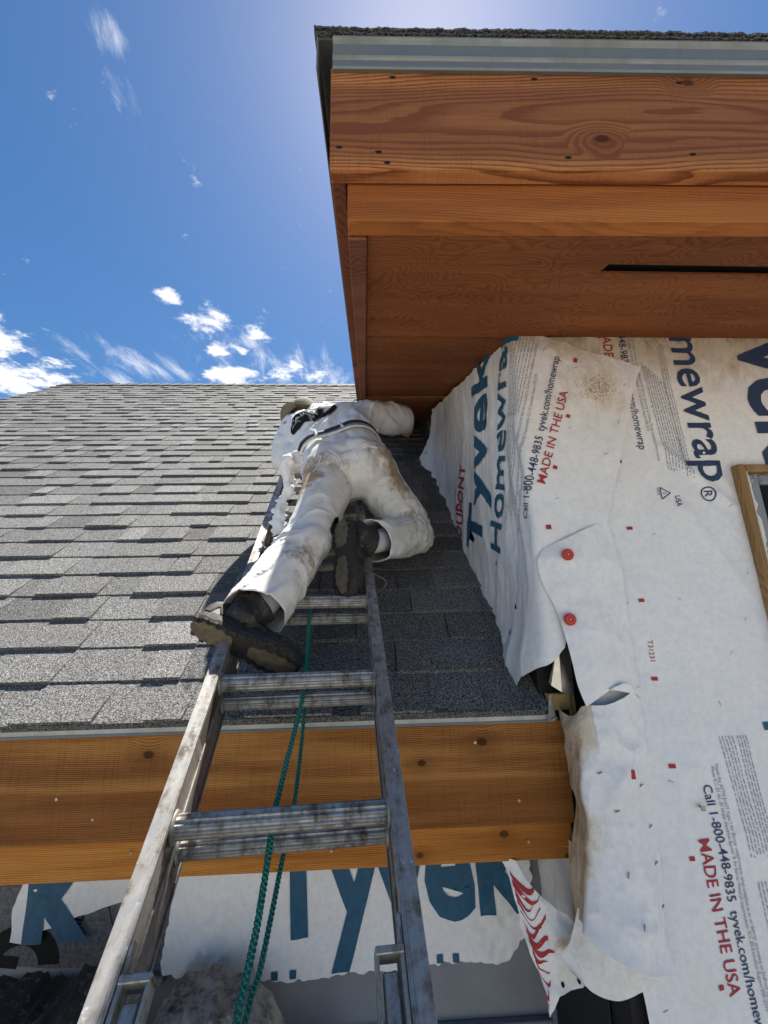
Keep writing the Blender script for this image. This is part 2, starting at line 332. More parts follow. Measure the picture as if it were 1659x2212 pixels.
# ---- lower eave
mk('fascia_board', *box(XL0, .561, 1.28, 1.31, -.556, -.298, .002), M['fascia_lo'], house)
mk('frieze_board', *box(XL0, .556, 1.297, 1.322, -.646, -.552, .002), M['frieze_lo'], house)
mk('drip_edge', *join(box(XL0, .528, 1.271, 1.2775, -.2955, -.281, .001), box(XL0, .528, 1.2772, 1.30, -.2835, -.279), box8([(XL0, 1.265, -.300), (.528, 1.265, -.300), (.528, 1.268, -.3005), (XL0, 1.268, -.3005), (XL0, 1.2695, -.2955), (.528, 1.2695, -.2955), (.528, 1.2713, -.296), (XL0, 1.2713, -.296)])), M['dripw'], house)
mk('eave_soffit', *box(XL0, .55, 1.32, 1.6, -.60, -.588), M['ply'], house)
for px, pz in ((.41, -.497), (.43, -.60), (.02, -.49), (-.3, -.5), (-.72, -.50), (-.62, -.585), (-.1, -.60), (.3, -.35), (-.5, -.34), (-.82, -.45)):
    a = np.linspace(0, 2*math.pi, 9)[:-1]; y = 1.2795 if pz > -.55 else 1.2905
    V = np.array([(px+.004*math.cos(q), y-.0012*j, pz+.004*math.sin(q)) for j in (0, 1) for q in a]); mk('nail_head', V, [tuple(range(8, 16)), *[(i, (i+1) % 8, 8+(i+1) % 8, 8+i) for i in range(8)]], M['steel'], house)
lum = mk('lumber_block', *join(box(.520, .585, 1.273, 1.30, -.272, -.228, .002), box(.588, .60, 1.28, 1.30, -.30, -.20)), M['raw'], house)
FV = [(.521, 1.262, -.195), (.548, 1.255, -.118), (.556, 1.25, -.11), (.595, 1.262, -.095), (.592, 1.262, -.238), (.555, 1.258, -.222), (.53, 1.268, -.205)]
FV2 = [(a, b+.0015, c) for a, b, c in FV]
mk('step_flashing', FV+FV2, [(0, 1, 6), (1, 2, 5, 6), (2, 3, 4, 5), (7, 13, 8), (8, 13, 12, 9), (9, 12, 11, 10), (0, 7, 8, 1), (1, 8, 9, 2), (2, 9, 10, 3), (3, 10, 11, 4), (4, 11, 12, 5), (5, 12, 13, 6), (6, 13, 7, 0)], M['flash'], house)
mk('drip_edge_end', *join(box8([(.505, 1.255, -.298), (.53, 1.258, -.296), (.53, 1.26, -.296), (.505, 1.257, -.298), (.517, 1.262, -.235), (.525, 1.262, -.225), (.525, 1.264, -.225), (.517, 1.264, -.235)]), box8([(.512, 1.25, -.292), (.53, 1.25, -.287), (.53, 1.27, -.287), (.512, 1.27, -.292), (.512, 1.25, -.290), (.53, 1.25, -.285), (.53, 1.27, -.285), (.512, 1.27, -.290)])), M['steel'], house)
for px, pz in ((.03, .80), (.045, .775), (.06, .985), (.60, .80), (.61, .98), (.33, .985), (.37, .79), (-.04, .81)):
    a = np.linspace(0, 2*math.pi, 8)[:-1]; V = np.array([(px+(.0035+.0015*(i % 2))*math.cos(q)*1.5, .5645+ey(px)-.0008*j, pz+.003*math.sin(q)) for j in (0, 1) for i, q in enumerate(a)]); mk('nail_head', V, [tuple(range(7, 14)), *[(i, (i+1) % 7, 7+(i+1) % 7, 7+i) for i in range(7)]], M['void'], house)
# ---- walls
mk('wall', *box(XL0+.1, .56, 1.6, 1.72, -ZO, -.30), M['graywall'], house)
mk('wall_trim', *join(box(XL0+.1, .55, 1.575, 1.5995, -1.235, -1.20, .003), box(XL0+.1, -.62, 1.572, 1.5995, -1.06, -1.035, .004)), M['graywall'], house)
mk('wall', *box(.61, XR, 1.207, 1.32, -ZO, 1.10), M['black'], house)
zt = lambda y: .9+.364*(y-1.2)
pl = [(1.30, roofz(1.30)-.06), (4.62, roofz(4.62)-.06), (4.62, zt(4.62)+.04), (1.211, zt(1.211)+.05), (1.211, .0), (1.30, -.14)]
V = [(x, y, z) for x in (.503, .608) for y, z in pl]; n = len(pl)
mk('dormer_side_wall', V, [tuple(range(n))[::-1], tuple(range(n, 2*n)), *[(i, (i+1) % n, n+(i+1) % n, n+i) for i in range(n)]], M['black'], house)
mk('wall_return', *box(.595, .60, 1.30, 1.66, -ZO, .0), M['black'], house)
# ---- upper eave of the dormer
def xbar(prof, x0, x1, shift=True):                         # profile in (y, z) swept along x
    n = len(prof); V = [(x, y+(ey(x) if shift else 0), z) for x in (x0, x1) for y, z in prof]
    return V, [tuple(range(n))[::-1], tuple(range(n, 2*n)), *[(i, (i+1) % n, n+(i+1) % n, n+i) for i in range(n)]]
def xboard(x0, x1, y0, y1, z0, z1, bev=.002):
    return box8([(x, y+ey(x), z) for z in (z0, z1) for x, y in ((x0, y0), (x1, y0), (x1, y1), (x0, y1))], bev)
mk('fascia_board', *xboard(-.057, XR, .565, .593, .763, 1.012), M['fascia_up'], house)
mk('frieze_board', *xboard(-.027, XR, .596, .628, .684, .80), M['fascia_up2'] if 'fascia_up2' in M else M['fascia_up'], house)
prof = [(.5645, .996), (.5575, .994), (.5555, .998), (.5562, 1.015), (.5535, 1.0185), (.5520, 1.0215), (.5530, 1.026), (.5560, 1.031), (.5562, 1.058), (.5530, 1.063), (.5500, 1.0665), (.5500, 1.0695), (.5645, 1.0715)]
mk('drip_edge', *xbar(prof, -.053, XR), M['drip'], house)
def yslope(x0, x1, y0, y1, z0, z1, k=.364, bev=.002):       # a board running up the slope; z0, z1 are heights at y0
    return box8([(x, y, z+k*(y-y0)) for z in (z0, z1) for x, y in ((x0, y0), (x1, y0), (x1, y1), (x0, y1))], bev)
mk('rake_drip_edge', *yslope(-.083, -.0805, .552, 4.7, .985, 1.068, bev=0), M['drip'], house)
mk('rake_board', *yslope(-.057, -.030, .594, 4.6, .775, 1.03), M['cedar_y'], house)
mk('rake_trim', *yslope(-.0275, .007, .629, 1.88, .680, .80), M['cedar_y'], house)
mk('rake_trim', *yslope(-.0265, .009, 1.884, 4.2, .680+.364*1.255-.004, .80+.364*1.255), M['cedar_y'], house)
# soffit panels with the vent slot
def panel(xs, ys, skip=(), drop=0.0, th=.006):
    parts = []
    for i in range(len(xs)-1):
        for j in range(len(ys)-1):
            if (i, j) in skip: continue
            parts.append(box8([(x, y, .9+.364*(y-1.2)+h-drop) for h in (0, th) for x, y in ((xs[i], ys[j]), (xs[i+1], ys[j]), (xs[i+1], ys[j+1]), (xs[i], ys[j+1]))]))
    return join(*parts)
mk('soffit_panel', *panel([.009, .53, XR], [.61, .722, .760, 1.198], skip=[(1, 1)]), M['ply'], house)
mk('soffit_panel', *panel([.009, .502], [1.2015, 2.398], drop=.001), M['ply'], house)
mk('soffit_panel', *panel([.009, .502], [2.4015, 3.9]), M['ply'], house)
mk('soffit_cleat', *panel([.012, .50], [2.27, 2.42], drop=.010, th=.009), M['fascia_up'], house)
mk('slot_shade_sheet', *panel([.50, XR], [.69, 1.05], drop=-.022, th=.01), M['void'], house)  # near-black sheet above the slot; its colour paints the shade of the void
# upper roof deck and its ragged shingle edge
mk('roof_deck', *yslope(-.079, XR, .5585, 4.75, 1.0730, 1.078, bev=0), M['drip'], house)
nx = 1600; xs = np.linspace(-.088, XR, nx); V = []; rag = fbm(xs*45, 0, o=3)*.0009+fbm(xs*5, 3)*.001
for layer, (yo, z0, z1) in enumerate(((.5480, 1.0745, 1.0815), (.5455, 1.0820, 1.0905))):
    r = rag*(1 if layer else .7)+fbm(xs*230, layer*9, o=2)*.0012
    rows = [np.stack([xs, yo+ey(xs)+r, z0+.0007*fbm(xs*150, 5+layer, o=2)], -1), np.stack([xs, yo+ey(xs)+r+.002, z1+.0007*fbm(xs*260, 8+layer, o=2)], -1),
            np.stack([xs, np.full(nx, 4.75), np.full(nx, z1+.364*(4.75-yo))], -1), np.stack([xs, np.full(nx, 4.75), np.full(nx, z0+.364*(4.75-yo))], -1)]
    W = np.concatenate(rows); Fq = [(a*nx+i, a*nx+i+1, ((a+1) % 4)*nx+i+1, ((a+1) % 4)*nx+i) for a in range(4) for i in range(nx-1)]+[(0, nx, 2*nx, 3*nx), (nx-1, 4*nx-1, 3*nx-1, 2*nx-1)]
    mk('upper_shingle_layer', W, Fq, M['shingle'], house, attrs={'tone': [.7]*len(W)})
mk('light_block_panel', *box(XR, XR+.02, .54, 4.6, .7, 2.6), M['black'], house)  # unseen black panel, added to stop light leaking into the eave void
# ---- window
win = mk('window', *join(box(1.148, 1.172, 1.166, 1.206, -1.0, .432, .003), box(1.1725, 2.2, 1.1665, 1.206, .408, .4315, .003)), M['rawz'], house)
vin = flat('grey window frame', (.235, .25, .27), .45, 0, .5, .15, 60)
mk('window_frame', *join(box(1.182, 1.218, 1.178, 1.206, -.98, .404, .006), box(1.2185, 2.2, 1.1782, 1.206, .372, .4035, .006)), vin, win)
mk('pane', *box(1.2185, 2.2, 1.196, 1.2, -.98, .3655), flat('dark glass', (.008, .008, .009), .35, 0, .12, 0), win)
zs = np.linspace(-.95, .412, 260); wv = .006+.004*fbm(zs*40, 1, o=3)
V = np.concatenate([np.stack([np.full(260, 1.170), np.full(260, 1.172), zs], -1), np.stack([1.175+wv*.6, 1.170-wv*.4, zs], -1), np.stack([1.178+wv*.9, np.full(260, 1.1772), zs], -1)])
mk('foam_bead', V, [(a*260+i, a*260+i+1, (a+1)*260+i+1, (a+1)*260+i) for a in (0, 1) for i in range(259)], flat('white spray foam', (.78, .77, .72), .8), win)
for zz in (.393, .38, .22, -.04):
    a = np.linspace(0, 2*math.pi, 11)[:-1]; xx = 1.204 if zz == .393 else 1.192
    V = [(xx+.006*math.cos(q), 1.1775-.002*j, zz+.006*math.sin(q)) for j in (0, 1) for q in a]; mk('screw_head', V, [tuple(range(10, 20)), *[(i, (i+1) % 10, 10+(i+1) % 10, 10+i) for i in range(10)]], M['steel'], win)
# ================================================================== house wrap
def wrap_mat(name, base=(.82, .82, .81), tint=(.72, .73, .75)):
    k = NT(name); n1 = k.noise(55, 5, .7); n2 = k.noise(7, 4, .6); n3 = k.noise(380, 3, .7)
    col = k.mix(k.ss(n1, .35, .7), base, tint); col = k.mix(k.math('MULTIPLY', k.ss(n2, .35, .75), .3), col, (.66, .65, .64))
    st = k.attr('stain'); sn = k.math('ADD', k.math('MULTIPLY', k.noise(24, 7, .72, k.map((1, 1, .55)), .6), .8), k.math('MULTIPLY', k.noise(130, 3, .6), .2))
    f1 = k.math('MULTIPLY', k.ss(k.math('ADD', st, k.math('MULTIPLY', k.math('SUBTRACT', sn, .5), 1.6)), .2, .9), .72)
    col = k.mix(f1, col, (.47, .35, .19))
    f2 = k.math('MULTIPLY', k.ss(k.math('ADD', st, k.math('MULTIPLY', k.math('SUBTRACT', sn, .5), 2.2)), .85, 1.25), .7)
    col = k.mix(f2, col, (.26, .155, .06))
    sp = k.attr('speck'); v = k.noise(150, 4, .75)
    col = k.mix(k.math('MULTIPLY', k.ss(k.math('ADD', k.math('MULTIPLY', sp, .42), v), .83, .95), .75), col, (.30, .20, .09))
    cr = k.noise(1.0, 4, .6, k.map((90, 90, 26)), .4)
    k.bump(k.math('ADD', k.math('ADD', k.math('MULTIPLY', n3, .25), k.math('MULTIPLY', n1, .5)), k.math('MULTIPLY', cr, .5)), .35, .0016)
    return k.fin(col, .55, 0, .35)
M['wrap'] = wrap_mat('white house wrap')
M['blue'] = flat('blue wrap print', (.022, .105, .19), .6, 0, .3, .25, 50)
M['navy'] = flat('navy wrap print', (.03, .055, .12), .6, 0, .3, .2, 60)
M['red'] = flat('red wrap print', (.42, .035, .04), .6, 0, .3, .2, 60)
M['greyink'] = flat('grey wrap print', (.25, .28, .34), .6, 0, .3, .2, 60)
def inpoly(x, y, P):
    P = np.asarray(P); r = np.zeros(x.shape, bool); j = len(P)-1
    for i in range(len(P)):
        xi, yi, xj, yj = *P[i], *P[j]; c = ((yi > y) != (yj > y)) & (x < (xj-xi)*(y-yi)/((yj-yi) if yj != yi else 1e-12)+xi); r ^= c; j = i
    return r
def nearest(x, y, P):
    P = np.asarray(P); bx, by, bd = x.copy(), y.copy(), np.full(x.shape, 1e9)
    for i in range(len(P)):
        a, b = P[i], P[(i+1) % len(P)]; d = b-a; t = np.clip(((x-a[0])*d[0]+(y-a[1])*d[1])/(d@d+1e-12), 0, 1)
        qx, qy = a[0]+t*d[0], a[1]+t*d[1]; q = (x-qx)**2+(y-qy)**2; m = q < bd; bx[m], by[m], bd[m] = qx[m], qy[m], q[m]
    return bx, by, np.sqrt(bd)
def rough_poly(P, step=.02, amp=.004, seed=0):              # torn edge
    P = np.asarray(P, float); out = []
    for i in range(len(P)):
        a, b = P[i], P[(i+1) % len(P)]; L = np.linalg.norm(b-a); n = max(1, int(L/step)); nr = np.array([-(b-a)[1], (b-a)[0]])/(L+1e-9)
        for k in range(n): out.append(a+(b-a)*k/n+nr*amp*float(fbm(out.__len__()*.37+seed*11, seed, o=2)))
    return np.array(out)
def crumple(x, z, y=0.0, f=8.0, s=0.0):                      # flat facets with sharp creases
    return np.abs(pn(x*f+z*f*.4+s, z*f*.8-x*f*.3, y*f+s))+.5*np.abs(pn(x*f*2.1-z*f+s, z*f*1.7+x*f*.8, y*f*2+s))+.25*np.abs(pn(x*f*4.3+3, z*f*4.0+s, y*f*4))
def sheet(name, poly, fmap, res, mat, parent=None, attrs=None, label=None, holes=()):
    P = np.asarray(poly, float); u0, v0 = P.min(0)-res; u1, v1 = P.max(0)+res
    nu, nv = int((u1-u0)/res)+2, int((v1-v0)/res)+2
    us, vs = u0+res*np.arange(nu), v0+res*np.arange(nv); U_, V_ = np.meshgrid(us, vs)
    cell = inpoly((U_[:-1, :-1]+res/2), (V_[:-1, :-1]+res/2), P)
    for H in holes: cell &= ~inpoly((U_[:-1, :-1]+res/2), (V_[:-1, :-1]+res/2), H)
    cnt = np.zeros(U_.shape, int)
    for a in (0, 1):
        for b in (0, 1): cnt[a:nv-1+a, b:nu-1+b] += cell
    edge = (cnt > 0) & (cnt < 4); u, v = U_.copy(), V_.copy()
    for poly_ in (P, *holes):
        bx, by, bd = nearest(U_[edge], V_[edge], poly_); ok = bd < res*1.3; uu, vv = u[edge], v[edge]; uu[ok], vv[ok] = bx[ok], by[ok]; u[edge], v[edge] = uu, vv
    use = cnt > 0; idx = -np.ones(U_.shape, int); idx[use] = np.arange(use.sum())
    u, v = u[use], v[use]; ii, jj = np.nonzero(cell)
    F = np.stack([idx[ii, jj], idx[ii, jj+1], idx[ii+1, jj+1], idx[ii+1, jj]], -1).tolist()
    at = {k: f(u, v) for k, f in (attrs or {}).items()}
    for k in ('stain', 'speck'): at.setdefault(k, np.zeros(len(u)))
    return mk(name, fmap(u, v), F, mat, parent, True, at)
def text2d(s, bold=0.0, cut=.25):
    cu = bpy.data.curves.new('t', 'FONT'); cu.body = s; cu.offset = bold; cu.resolution_u = 3; cu.fill_mode = 'FRONT'
    o = link(bpy.data.objects.new('t', cu)); dg = bpy.context.evaluated_depsgraph_get(); me = bpy.data.meshes.new_from_object(o.evaluated_get(dg))
    bm = bmesh.new(); bm.from_mesh(me); bmesh.ops.remove_doubles(bm, verts=bm.verts[:], dist=1e-4)
    xs = [v.co.x for v in bm.verts]; ys = [v.co.y for v in bm.verts]
    if cut:
        for ax, lo, hi in ((0, min(xs), max(xs)), (1, min(ys), max(ys))):
            c = lo+cut
            while c < hi:
                co = [0, 0, 0]; no = [0, 0, 0]; co[ax] = c; no[ax] = 1
                bmesh.ops.bisect_plane(bm, geom=bm.verts[:]+bm.edges[:]+bm.faces[:], plane_co=co, plane_no=no); c += cut
    bm.verts.index_update(); V = np.array([v.co[:2] for v in bm.verts]); F = [[v.index for v in f.verts] for f in bm.faces]; bm.free()
    bpy.data.objects.remove(o); bpy.data.curves.remove(cu); bpy.data.meshes.remove(me)
    V[:, 0] -= V[:, 0].min(); return V, F
def place2d(V, org, ang, sx, sy):                           # text units -> sheet (u, v)
    c, s = math.cos(ang), math.sin(ang); x, y = V[:, 0]*sx, V[:, 1]*sy
    return org[0]+x*c-y*s, org[1]+x*s+y*c
def ink(name, V, F, fmap, nout, mat, parent, lift=.002):
    u, v = V; P = fmap(u, v); e = 2e-3; Nn = np.cross(fmap(u+e, v)-P, fmap(u, v+e)-P); Nn /= np.linalg.norm(Nn, axis=1)[:, None]+1e-12
    sg = np.sign((Nn*np.asarray(nout)).sum(1)); sg[sg == 0] = 1
    return mk(name, P+Nn*sg[:, None]*lift, F, mat, parent)
def letters(s, org, ang, length, cap, fmap, nout, mat, parent, bold=.0, cut=.25, name='lettering', lift=.002):
    V, F = text2d(s, bold, cut); return ink(name, place2d(V, org, ang, length/V[:, 0].max(), cap/.72), F, fmap, nout, mat, parent, lift)
def quads(name, rects, fmap, nout, mat, parent, lift=.002):  # rects: (u, v, du, dv, ang)
    V, F = [], []
    for u, v, du, dv, a in rects:
        c, s = math.cos(a), math.sin(a); n = max(1, int(du/.03)); b = len(V)
        for i in range(n+1):
            for w in (-dv/2, dv/2): V.append((u+(-du/2+du*i/n)*c-w*s, v+(-du/2+du*i/n)*s+w*c))
        F += [(b+2*i, b+2*i+2, b+2*i+3, b+2*i+1) for i in range(n)]
    V = np.array(V); return ink(name, (V[:, 0], V[:, 1]), F, fmap, nout, mat, parent, lift)
def dashes(lines, rng):                                     # lines: (u0, v0, u1, v1, height)
    out = []
    for u0, v0, u1, v1, h in lines:
        L = math.hypot(u1-u0, v1-v0); a = math.atan2(v1-v0, u1-u0); t = 0
        while t < L:
            w = rng.uniform(.004, .02); out.append((u0+math.cos(a)*(t+w/2), v0+math.sin(a)*(t+w/2), min(w, L-t), h, a)); t += w+.003
    return out
FINE1 = 'Meets the ASTM E1677 Type I Air Barrier requirements when installed as an air barrier according to DuPont Tyvek installation instructions.'
FINE2 = 'Meets ICC-ES AC-38 Water-Resistive Barrier & Air Barrier Material requirements. ICC-ES Evaluation Report ESR-2375.'
CALL = 'Call 1-800-448-9835  tyvek.com/homewrap'
def staple(parent, fmap, nout, spots):
    for i, (u, v, a) in enumerate(spots): quads('staple', [(u, v, .013, .0017, a)], fmap, nout, M['steel'], parent, .0015)

# ---- big sheet on the projecting wall
def w1(x, z):
    r = .006*fbm(x*2.3+1, z*2.0, 1.0, 3)+.0028*ridge(x*5+z*2.6, z*2.2-x*1.2, 3.)+.003-.0042*crumple(x, z, 0., 6.)*(.35+.65*np.clip(fbm(x*2, z*2, 5., 2)+.4, 0, 1))+.0006*fbm(x*26, z*26, 4.0, 3)
    for (xa, za, xb, zb, a, s) in ((.93, .50, 1.13, .30, .007, .014), (1.06, .50, 1.13, .36, .004, .010), (.97, .30, 1.10, .05, .006, .018), (.80, -.30, .80, -1.4, .0035, .02), (.9, -.1, .86, -.4, .004, .03)):
        t = np.clip(((x-xa)*(xb-xa)+(z-za)*(zb-za))/((xb-xa)**2+(zb-za)**2), 0, 1); d = np.hypot(x-xa-t*(xb-xa), z-za-t*(zb-za)); r = r+a*np.exp(-(d/s)**2)
    return r+.008
def map1(x, z): return np.stack([x, 1.2-w1(x, z), z], -1)
stain1 = lambda x, z: np.clip(1.15-(.905-z)/.20, 0, 1.2)*.62+np.clip(1-(.905-z)/.62, 0, 1)*.36
poly1 = [(.515, .905), (XR, .905), (XR, -2.2), (.655, -2.2), (.642, -1.0), (.634, -.87), (.60, -.7), (.60, -.2), (.53, .1)]
wr1 = sheet('house_wrap', poly1, map1, .0085, M['wrap'], attrs={'stain': stain1}, holes=[np.array([(1.176, -.99), (2.19, -.99), (2.19, .40), (1.176, .40)])])
tag(wr1, 'large flat sheet of white house wrap around the grey window, water-stained under the soffit', 'house wrap', 'house wrap sheets')
N1 = (0, -1, 0); DN = -math.pi/2
letters('Homewrap', (1.033, 1.105), DN+.012, .722, .118, map1, N1, M['navy'], wr1, .012, .12)
letters('Tyvek', (1.272, 1.225), DN, .80, .25, map1, N1, M['navy'], wr1, .02, .1)
letters('R', (1.043, .354), DN, .021, .024, map1, N1, M['navy'], wr1, .01)
ra = np.linspace(0, 2*math.pi, 25); ring = np.array([(1.054+r*math.cos(a), .343+r*math.sin(a)) for r in (.0195, .0235) for a in ra]); ink('registered_ring', (ring[:, 0], ring[:, 1]), [(i, i+1, 26+i, 25+i) for i in range(24)], map1, N1, M['navy'], wr1)
letters(CALL, (.853, 1.045), DN+.015, .555, .026, map1, N1, M['navy'], wr1, .004)
letters('MADE IN THE USA', (.80, .925), DN+.015, .33, .032, map1, N1, M['red'], wr1, .006)
letters(FINE1, (.897, 1.05), DN+.03, .60, .0095, map1, N1, M['greyink'], wr1)
letters(FINE2, (.884, 1.05), DN+.03, .50, .0095, map1, N1, M['greyink'], wr1)
letters('USA', (.945, .338), DN, .034, .017, map1, N1, M['navy'], wr1, .01)
letters('HDPE', (.894, .364), DN, .024, .009, map1, N1, M['greyink'], wr1)
tri = [(.905, .366), (.933, .347), (.905, .328)]
quads('recycling_triangle', [((a[0]+b[0])/2, (a[1]+b[1])/2, math.hypot(b[0]-a[0], b[1]-a[1]), .0028, math.atan2(b[1]-a[1], b[0]-a[0])) for a, b in zip(tri, tri[1:]+tri[:1])], map1, N1, M['navy'], wr1)
letters('2', (.912, .350), DN, .006, .009, map1, N1, M['navy'], wr1)
letters('T31231', (.787, -.082), DN, .056, .015, map1, N1, M['red'], wr1)
for i in range(5): quads('tick_mark', [(.79, .451-.2115*i, .010, .017, DN)], map1, N1, M['red'], wr1)
# lower run of print
A2 = DN+.06
letters(CALL, (.862, -.442), A2, .55, .025, map1, N1, M['navy'], wr1, .004)
letters('MADE IN THE USA', (.823, -.561), A2, .325, .031, map1, N1, M['red'], wr1, .006)
letters(FINE1, (.905, -.395), A2, .62, .0095, map1, N1, M['greyink'], wr1)
letters(FINE2, (.893, -.400), A2, .52, .0095, map1, N1, M['greyink'], wr1)
letters('Homewrap', (1.068, -.30), A2-.03, .72, .118, map1, N1, M['blue'], wr1, .012, .12)
for q in ((.80, -.60, .010, .013, A2), (.824, -.865, .010, .013, A2), (.79, .895, .01, .013, DN)): quads('underline_tick', [q], map1, N1, M['red'], wr1)
rr = random.Random(3)
fl = [(.925+.0085*i, .80-.01*i, .945+.0085*i, .42, .0022) for i in range(8)]+[(.985+.0085*i, .86, 1.0+.0085*i, .40, .0022) for i in range(3)]+[(.935+.009*i, -.33, .955+.009*i, -.60, .0022) for i in range(5)]+[(.985+.008*i, -.33, 1.0+.008*i, -.60, .0022) for i in range(4)]+[(.965+.009*i, -.66, .985+.009*i, -.95, .0022) for i in range(5)]
quads('fine_print', dashes(fl, rr), map1, N1, M['greyink'], wr1)['kind'] = 'stuff'
staple(wr1, map1, N1, [(1.10, .55, .9), (.99, .77, .5), (1.09, .62, .6), (1.115, .305, .8), (1.12, .10, .7), (1.08, -.03, .9), (.90, .03, -.6), (.93, .64, .6), (.97, .72, .4), (.745, .02, .6), (.78, -.43, -.4), (.96, -.25, -1.2), (.86, .22, .5), (1.02, -.12, .8), (.68, -.90, .3), (1.0, .52, 1.0)])
V, F = box(.842, .8455, 1.170, 1.187, -.4905, -.487, 0)
mk('nail', *join((V, F), box(.837, .8505, 1.168, 1.170, -.4945, -.483, .001)), M['steel'], wr1)

# ---- corner sheet, tilted, running round onto the dormer side wall
XC, YF = .492, 1.186
def sm(t, e=.016): return (t+np.sqrt(t*t+e*e))/2
def wC(u, z):
    a = .5*(1+u/np.sqrt(u*u+.016**2)); y = YF-np.minimum(u, 0)
    r = .005*fbm(u*3, z*2.4, 7., 3)+.0006*fbm(u*24, z*24, 2., 3)+.004-.0052*crumple(u, z, 0., 7., 2.)*(.4+.6*np.clip(fbm(u*2, z*2, 8., 2)+.4, 0, 1))
    r = r+(1-a)*(.008-.0095*crumple(u*1.7, z*.45, 0., 7., 5.)+.005*fbm(u*7, z*1.6, 1., 3))
    h = np.clip(z-roofz(y), 0, 9); r = r+(1-a)*np.exp(-h/.10)*(.014+.012*fbm(u*8, z*8, 9., 2))
    r = r+.075*np.exp(-((u+1.74)/.17)**2-((z-1.09)/.15)**2)+(1-a)*.03*np.exp(-((u+.12)/.14)**2-((z+.17)/.10)**2)
    return r+.007
def mapC(u, z):
    a = .5*(1+u/np.sqrt(u*u+.016**2)); n = np.stack([-(1-a), -a, np.zeros_like(a)], -1); n /= np.linalg.norm(n, axis=1)[:, None]
    return np.stack([XC+sm(u), YF+sm(-u), z], -1)+n*wC(u, z)[:, None]
polyC = [(-.014, .897), (-.269, .985), (-.645, 1.12), (-1.241, 1.323), (-1.5, 1.41), (-1.55, 1.36), (-1.60, 1.24), (-1.79, 1.115), (-1.72, 1.02), (-1.64, .935), (-1.546, .80), (-1.40, .68), (-1.162, .545), (-.967, .408), (-.804, .292), (-.612, .165), (-.392, -.005), (-.282, -.09), (-.193, -.18), (-.175, -.235), (-.16, -.232), (-.127, -.198), (-.05, -.165), (.0, -.14), (.05, -.095),
         (.06, .0), (.045, .08), (.06, .17), (.10, .21), (.22, .257), (.298, .471), (.35, .605), (.358, .64), (.414, .778), (.26, .835), (.097, .895)]
stC = lambda u, z: np.clip(.85-np.abs(z-.905)/.14, 0, 1)*(u > -.1)*.9+np.clip(1-np.hypot(u-.28, (z-.75)*.8)/.24, 0, 1)*.42+np.clip(1-np.abs(z-.93-.365*np.maximum(-u, 0))/.05, 0, 1)*(u < 0)*.7+.22*np.clip(1-np.hypot(u-.15, z-.75)/.4, 0, 1)
spC = lambda u, z: np.clip(1.1-np.hypot((u-.26)*1.0, (z-.70)*1.3)/.17, 0, 1)
tear = [(-.70, .385), (-.66, .33), (-.60, .30), (-.585, .32), (-.63, .36), (-.66, .40)]
wrC = sheet('house_wrap', rough_poly(polyC, .012, .0035, 1), mapC, .0075, M['wrap'], attrs={'stain': stC, 'speck': spC}, holes=[np.array(tear)])
tag(wrC, 'tilted white wrap sheet folded round the dormer corner beside the shingles', 'house wrap', 'house wrap sheets')
NC_ = (-.7, -.7, 0); UP = math.pi/2-.285
def rotp(u0, v0, along, across, ang): return (u0+along*math.cos(ang)-across*math.sin(ang), v0+along*math.sin(ang)+across*math.cos(ang))
letters(CALL, (-.021, .276), math.pi/2-.307, .561, .025, mapC, NC_, M['navy'], wrC, .006, lift=.0035)
letters('MADE IN THE USA', (.048, .375), math.pi/2-.349, .330, .027, mapC, NC_, M['red'], wrC, .007, lift=.0035)
letters(FINE1, rotp(-.018, .278, -.05, .068, UP), UP, .64, .0105, mapC, NC_, M['greyink'], wrC, lift=.003)
letters(FINE2, rotp(-.018, .278, -.05, .048, UP), UP, .53, .0105, mapC, NC_, M['greyink'], wrC, lift=.003)
letters('Tyvek', (-.475, .225), UP-.05, .84, .25, mapC, NC_, M['blue'], wrC, .02, .05, lift=.0045)
letters('Homewrap', (-.268, .205), UP-.06, .80, .115, mapC, NC_, M['blue'], wrC, .012, .06, lift=.0045)
letters('DUPONT', (-.82, .36), UP-.1, .36, .11, mapC, NC_, M['red'], wrC, .02, .06, lift=.0045)
quads('fine_print', dashes([(*rotp(-.018, .278, -.02+.02*(i % 3), .10+.011*i, UP), *rotp(-.018, .278, .30+.04*(i % 2), .10+.011*i, UP), .0024) for i in range(7)]+[(*rotp(-.018, .278, .33, .085+.011*i, UP), *rotp(-.018, .278, .66, .085+.011*i, UP), .0024) for i in range(8)], rr), mapC, NC_, M['greyink'], wrC)['kind'] = 'stuff'
for q in ((.043, .243, .015, .014, 0), (.20, .80, .018, .012, UP), (.085, .428, .012, .013, UP), (.15, .60, .012, .013, UP)): quads('tick_mark', [q], mapC, NC_, M['red'], wrC)
staple(wrC, mapC, NC_, [(.10, .84, .8), (.20, .775, .7), (.27, .745, .7), (.35, .71, .9), (.15, .56, .7), (.25, .47, .4), (.31, .58, 1.4), (-.12, .42, .7), (-.35, .60, 1.2), (-.6, .75, 1.3), (-.9, .9, 1.2), (-.2, .15, 1.2), (.08, .33, .3)])
for j, (u, z) in enumerate(((-.22, -.06), (-.17, .02), (-1.60, 1.13), (-1.3, .80), (-.9, .62), (-1.1, .95), (-.33, .18))):   # small holes showing the dark wall
    a = np.linspace(0, 2*math.pi, 9)[:-1]; q = np.array([(u+(.006+.004*(k % 3))*math.cos(t), z+(.007+.004*(k % 2))*math.sin(t)) for k, t in enumerate(a)]); ink('tear_hole', (q[:, 0], q[:, 1]), [tuple(range(8))], mapC, NC_, M['void'], wrC, .0012)
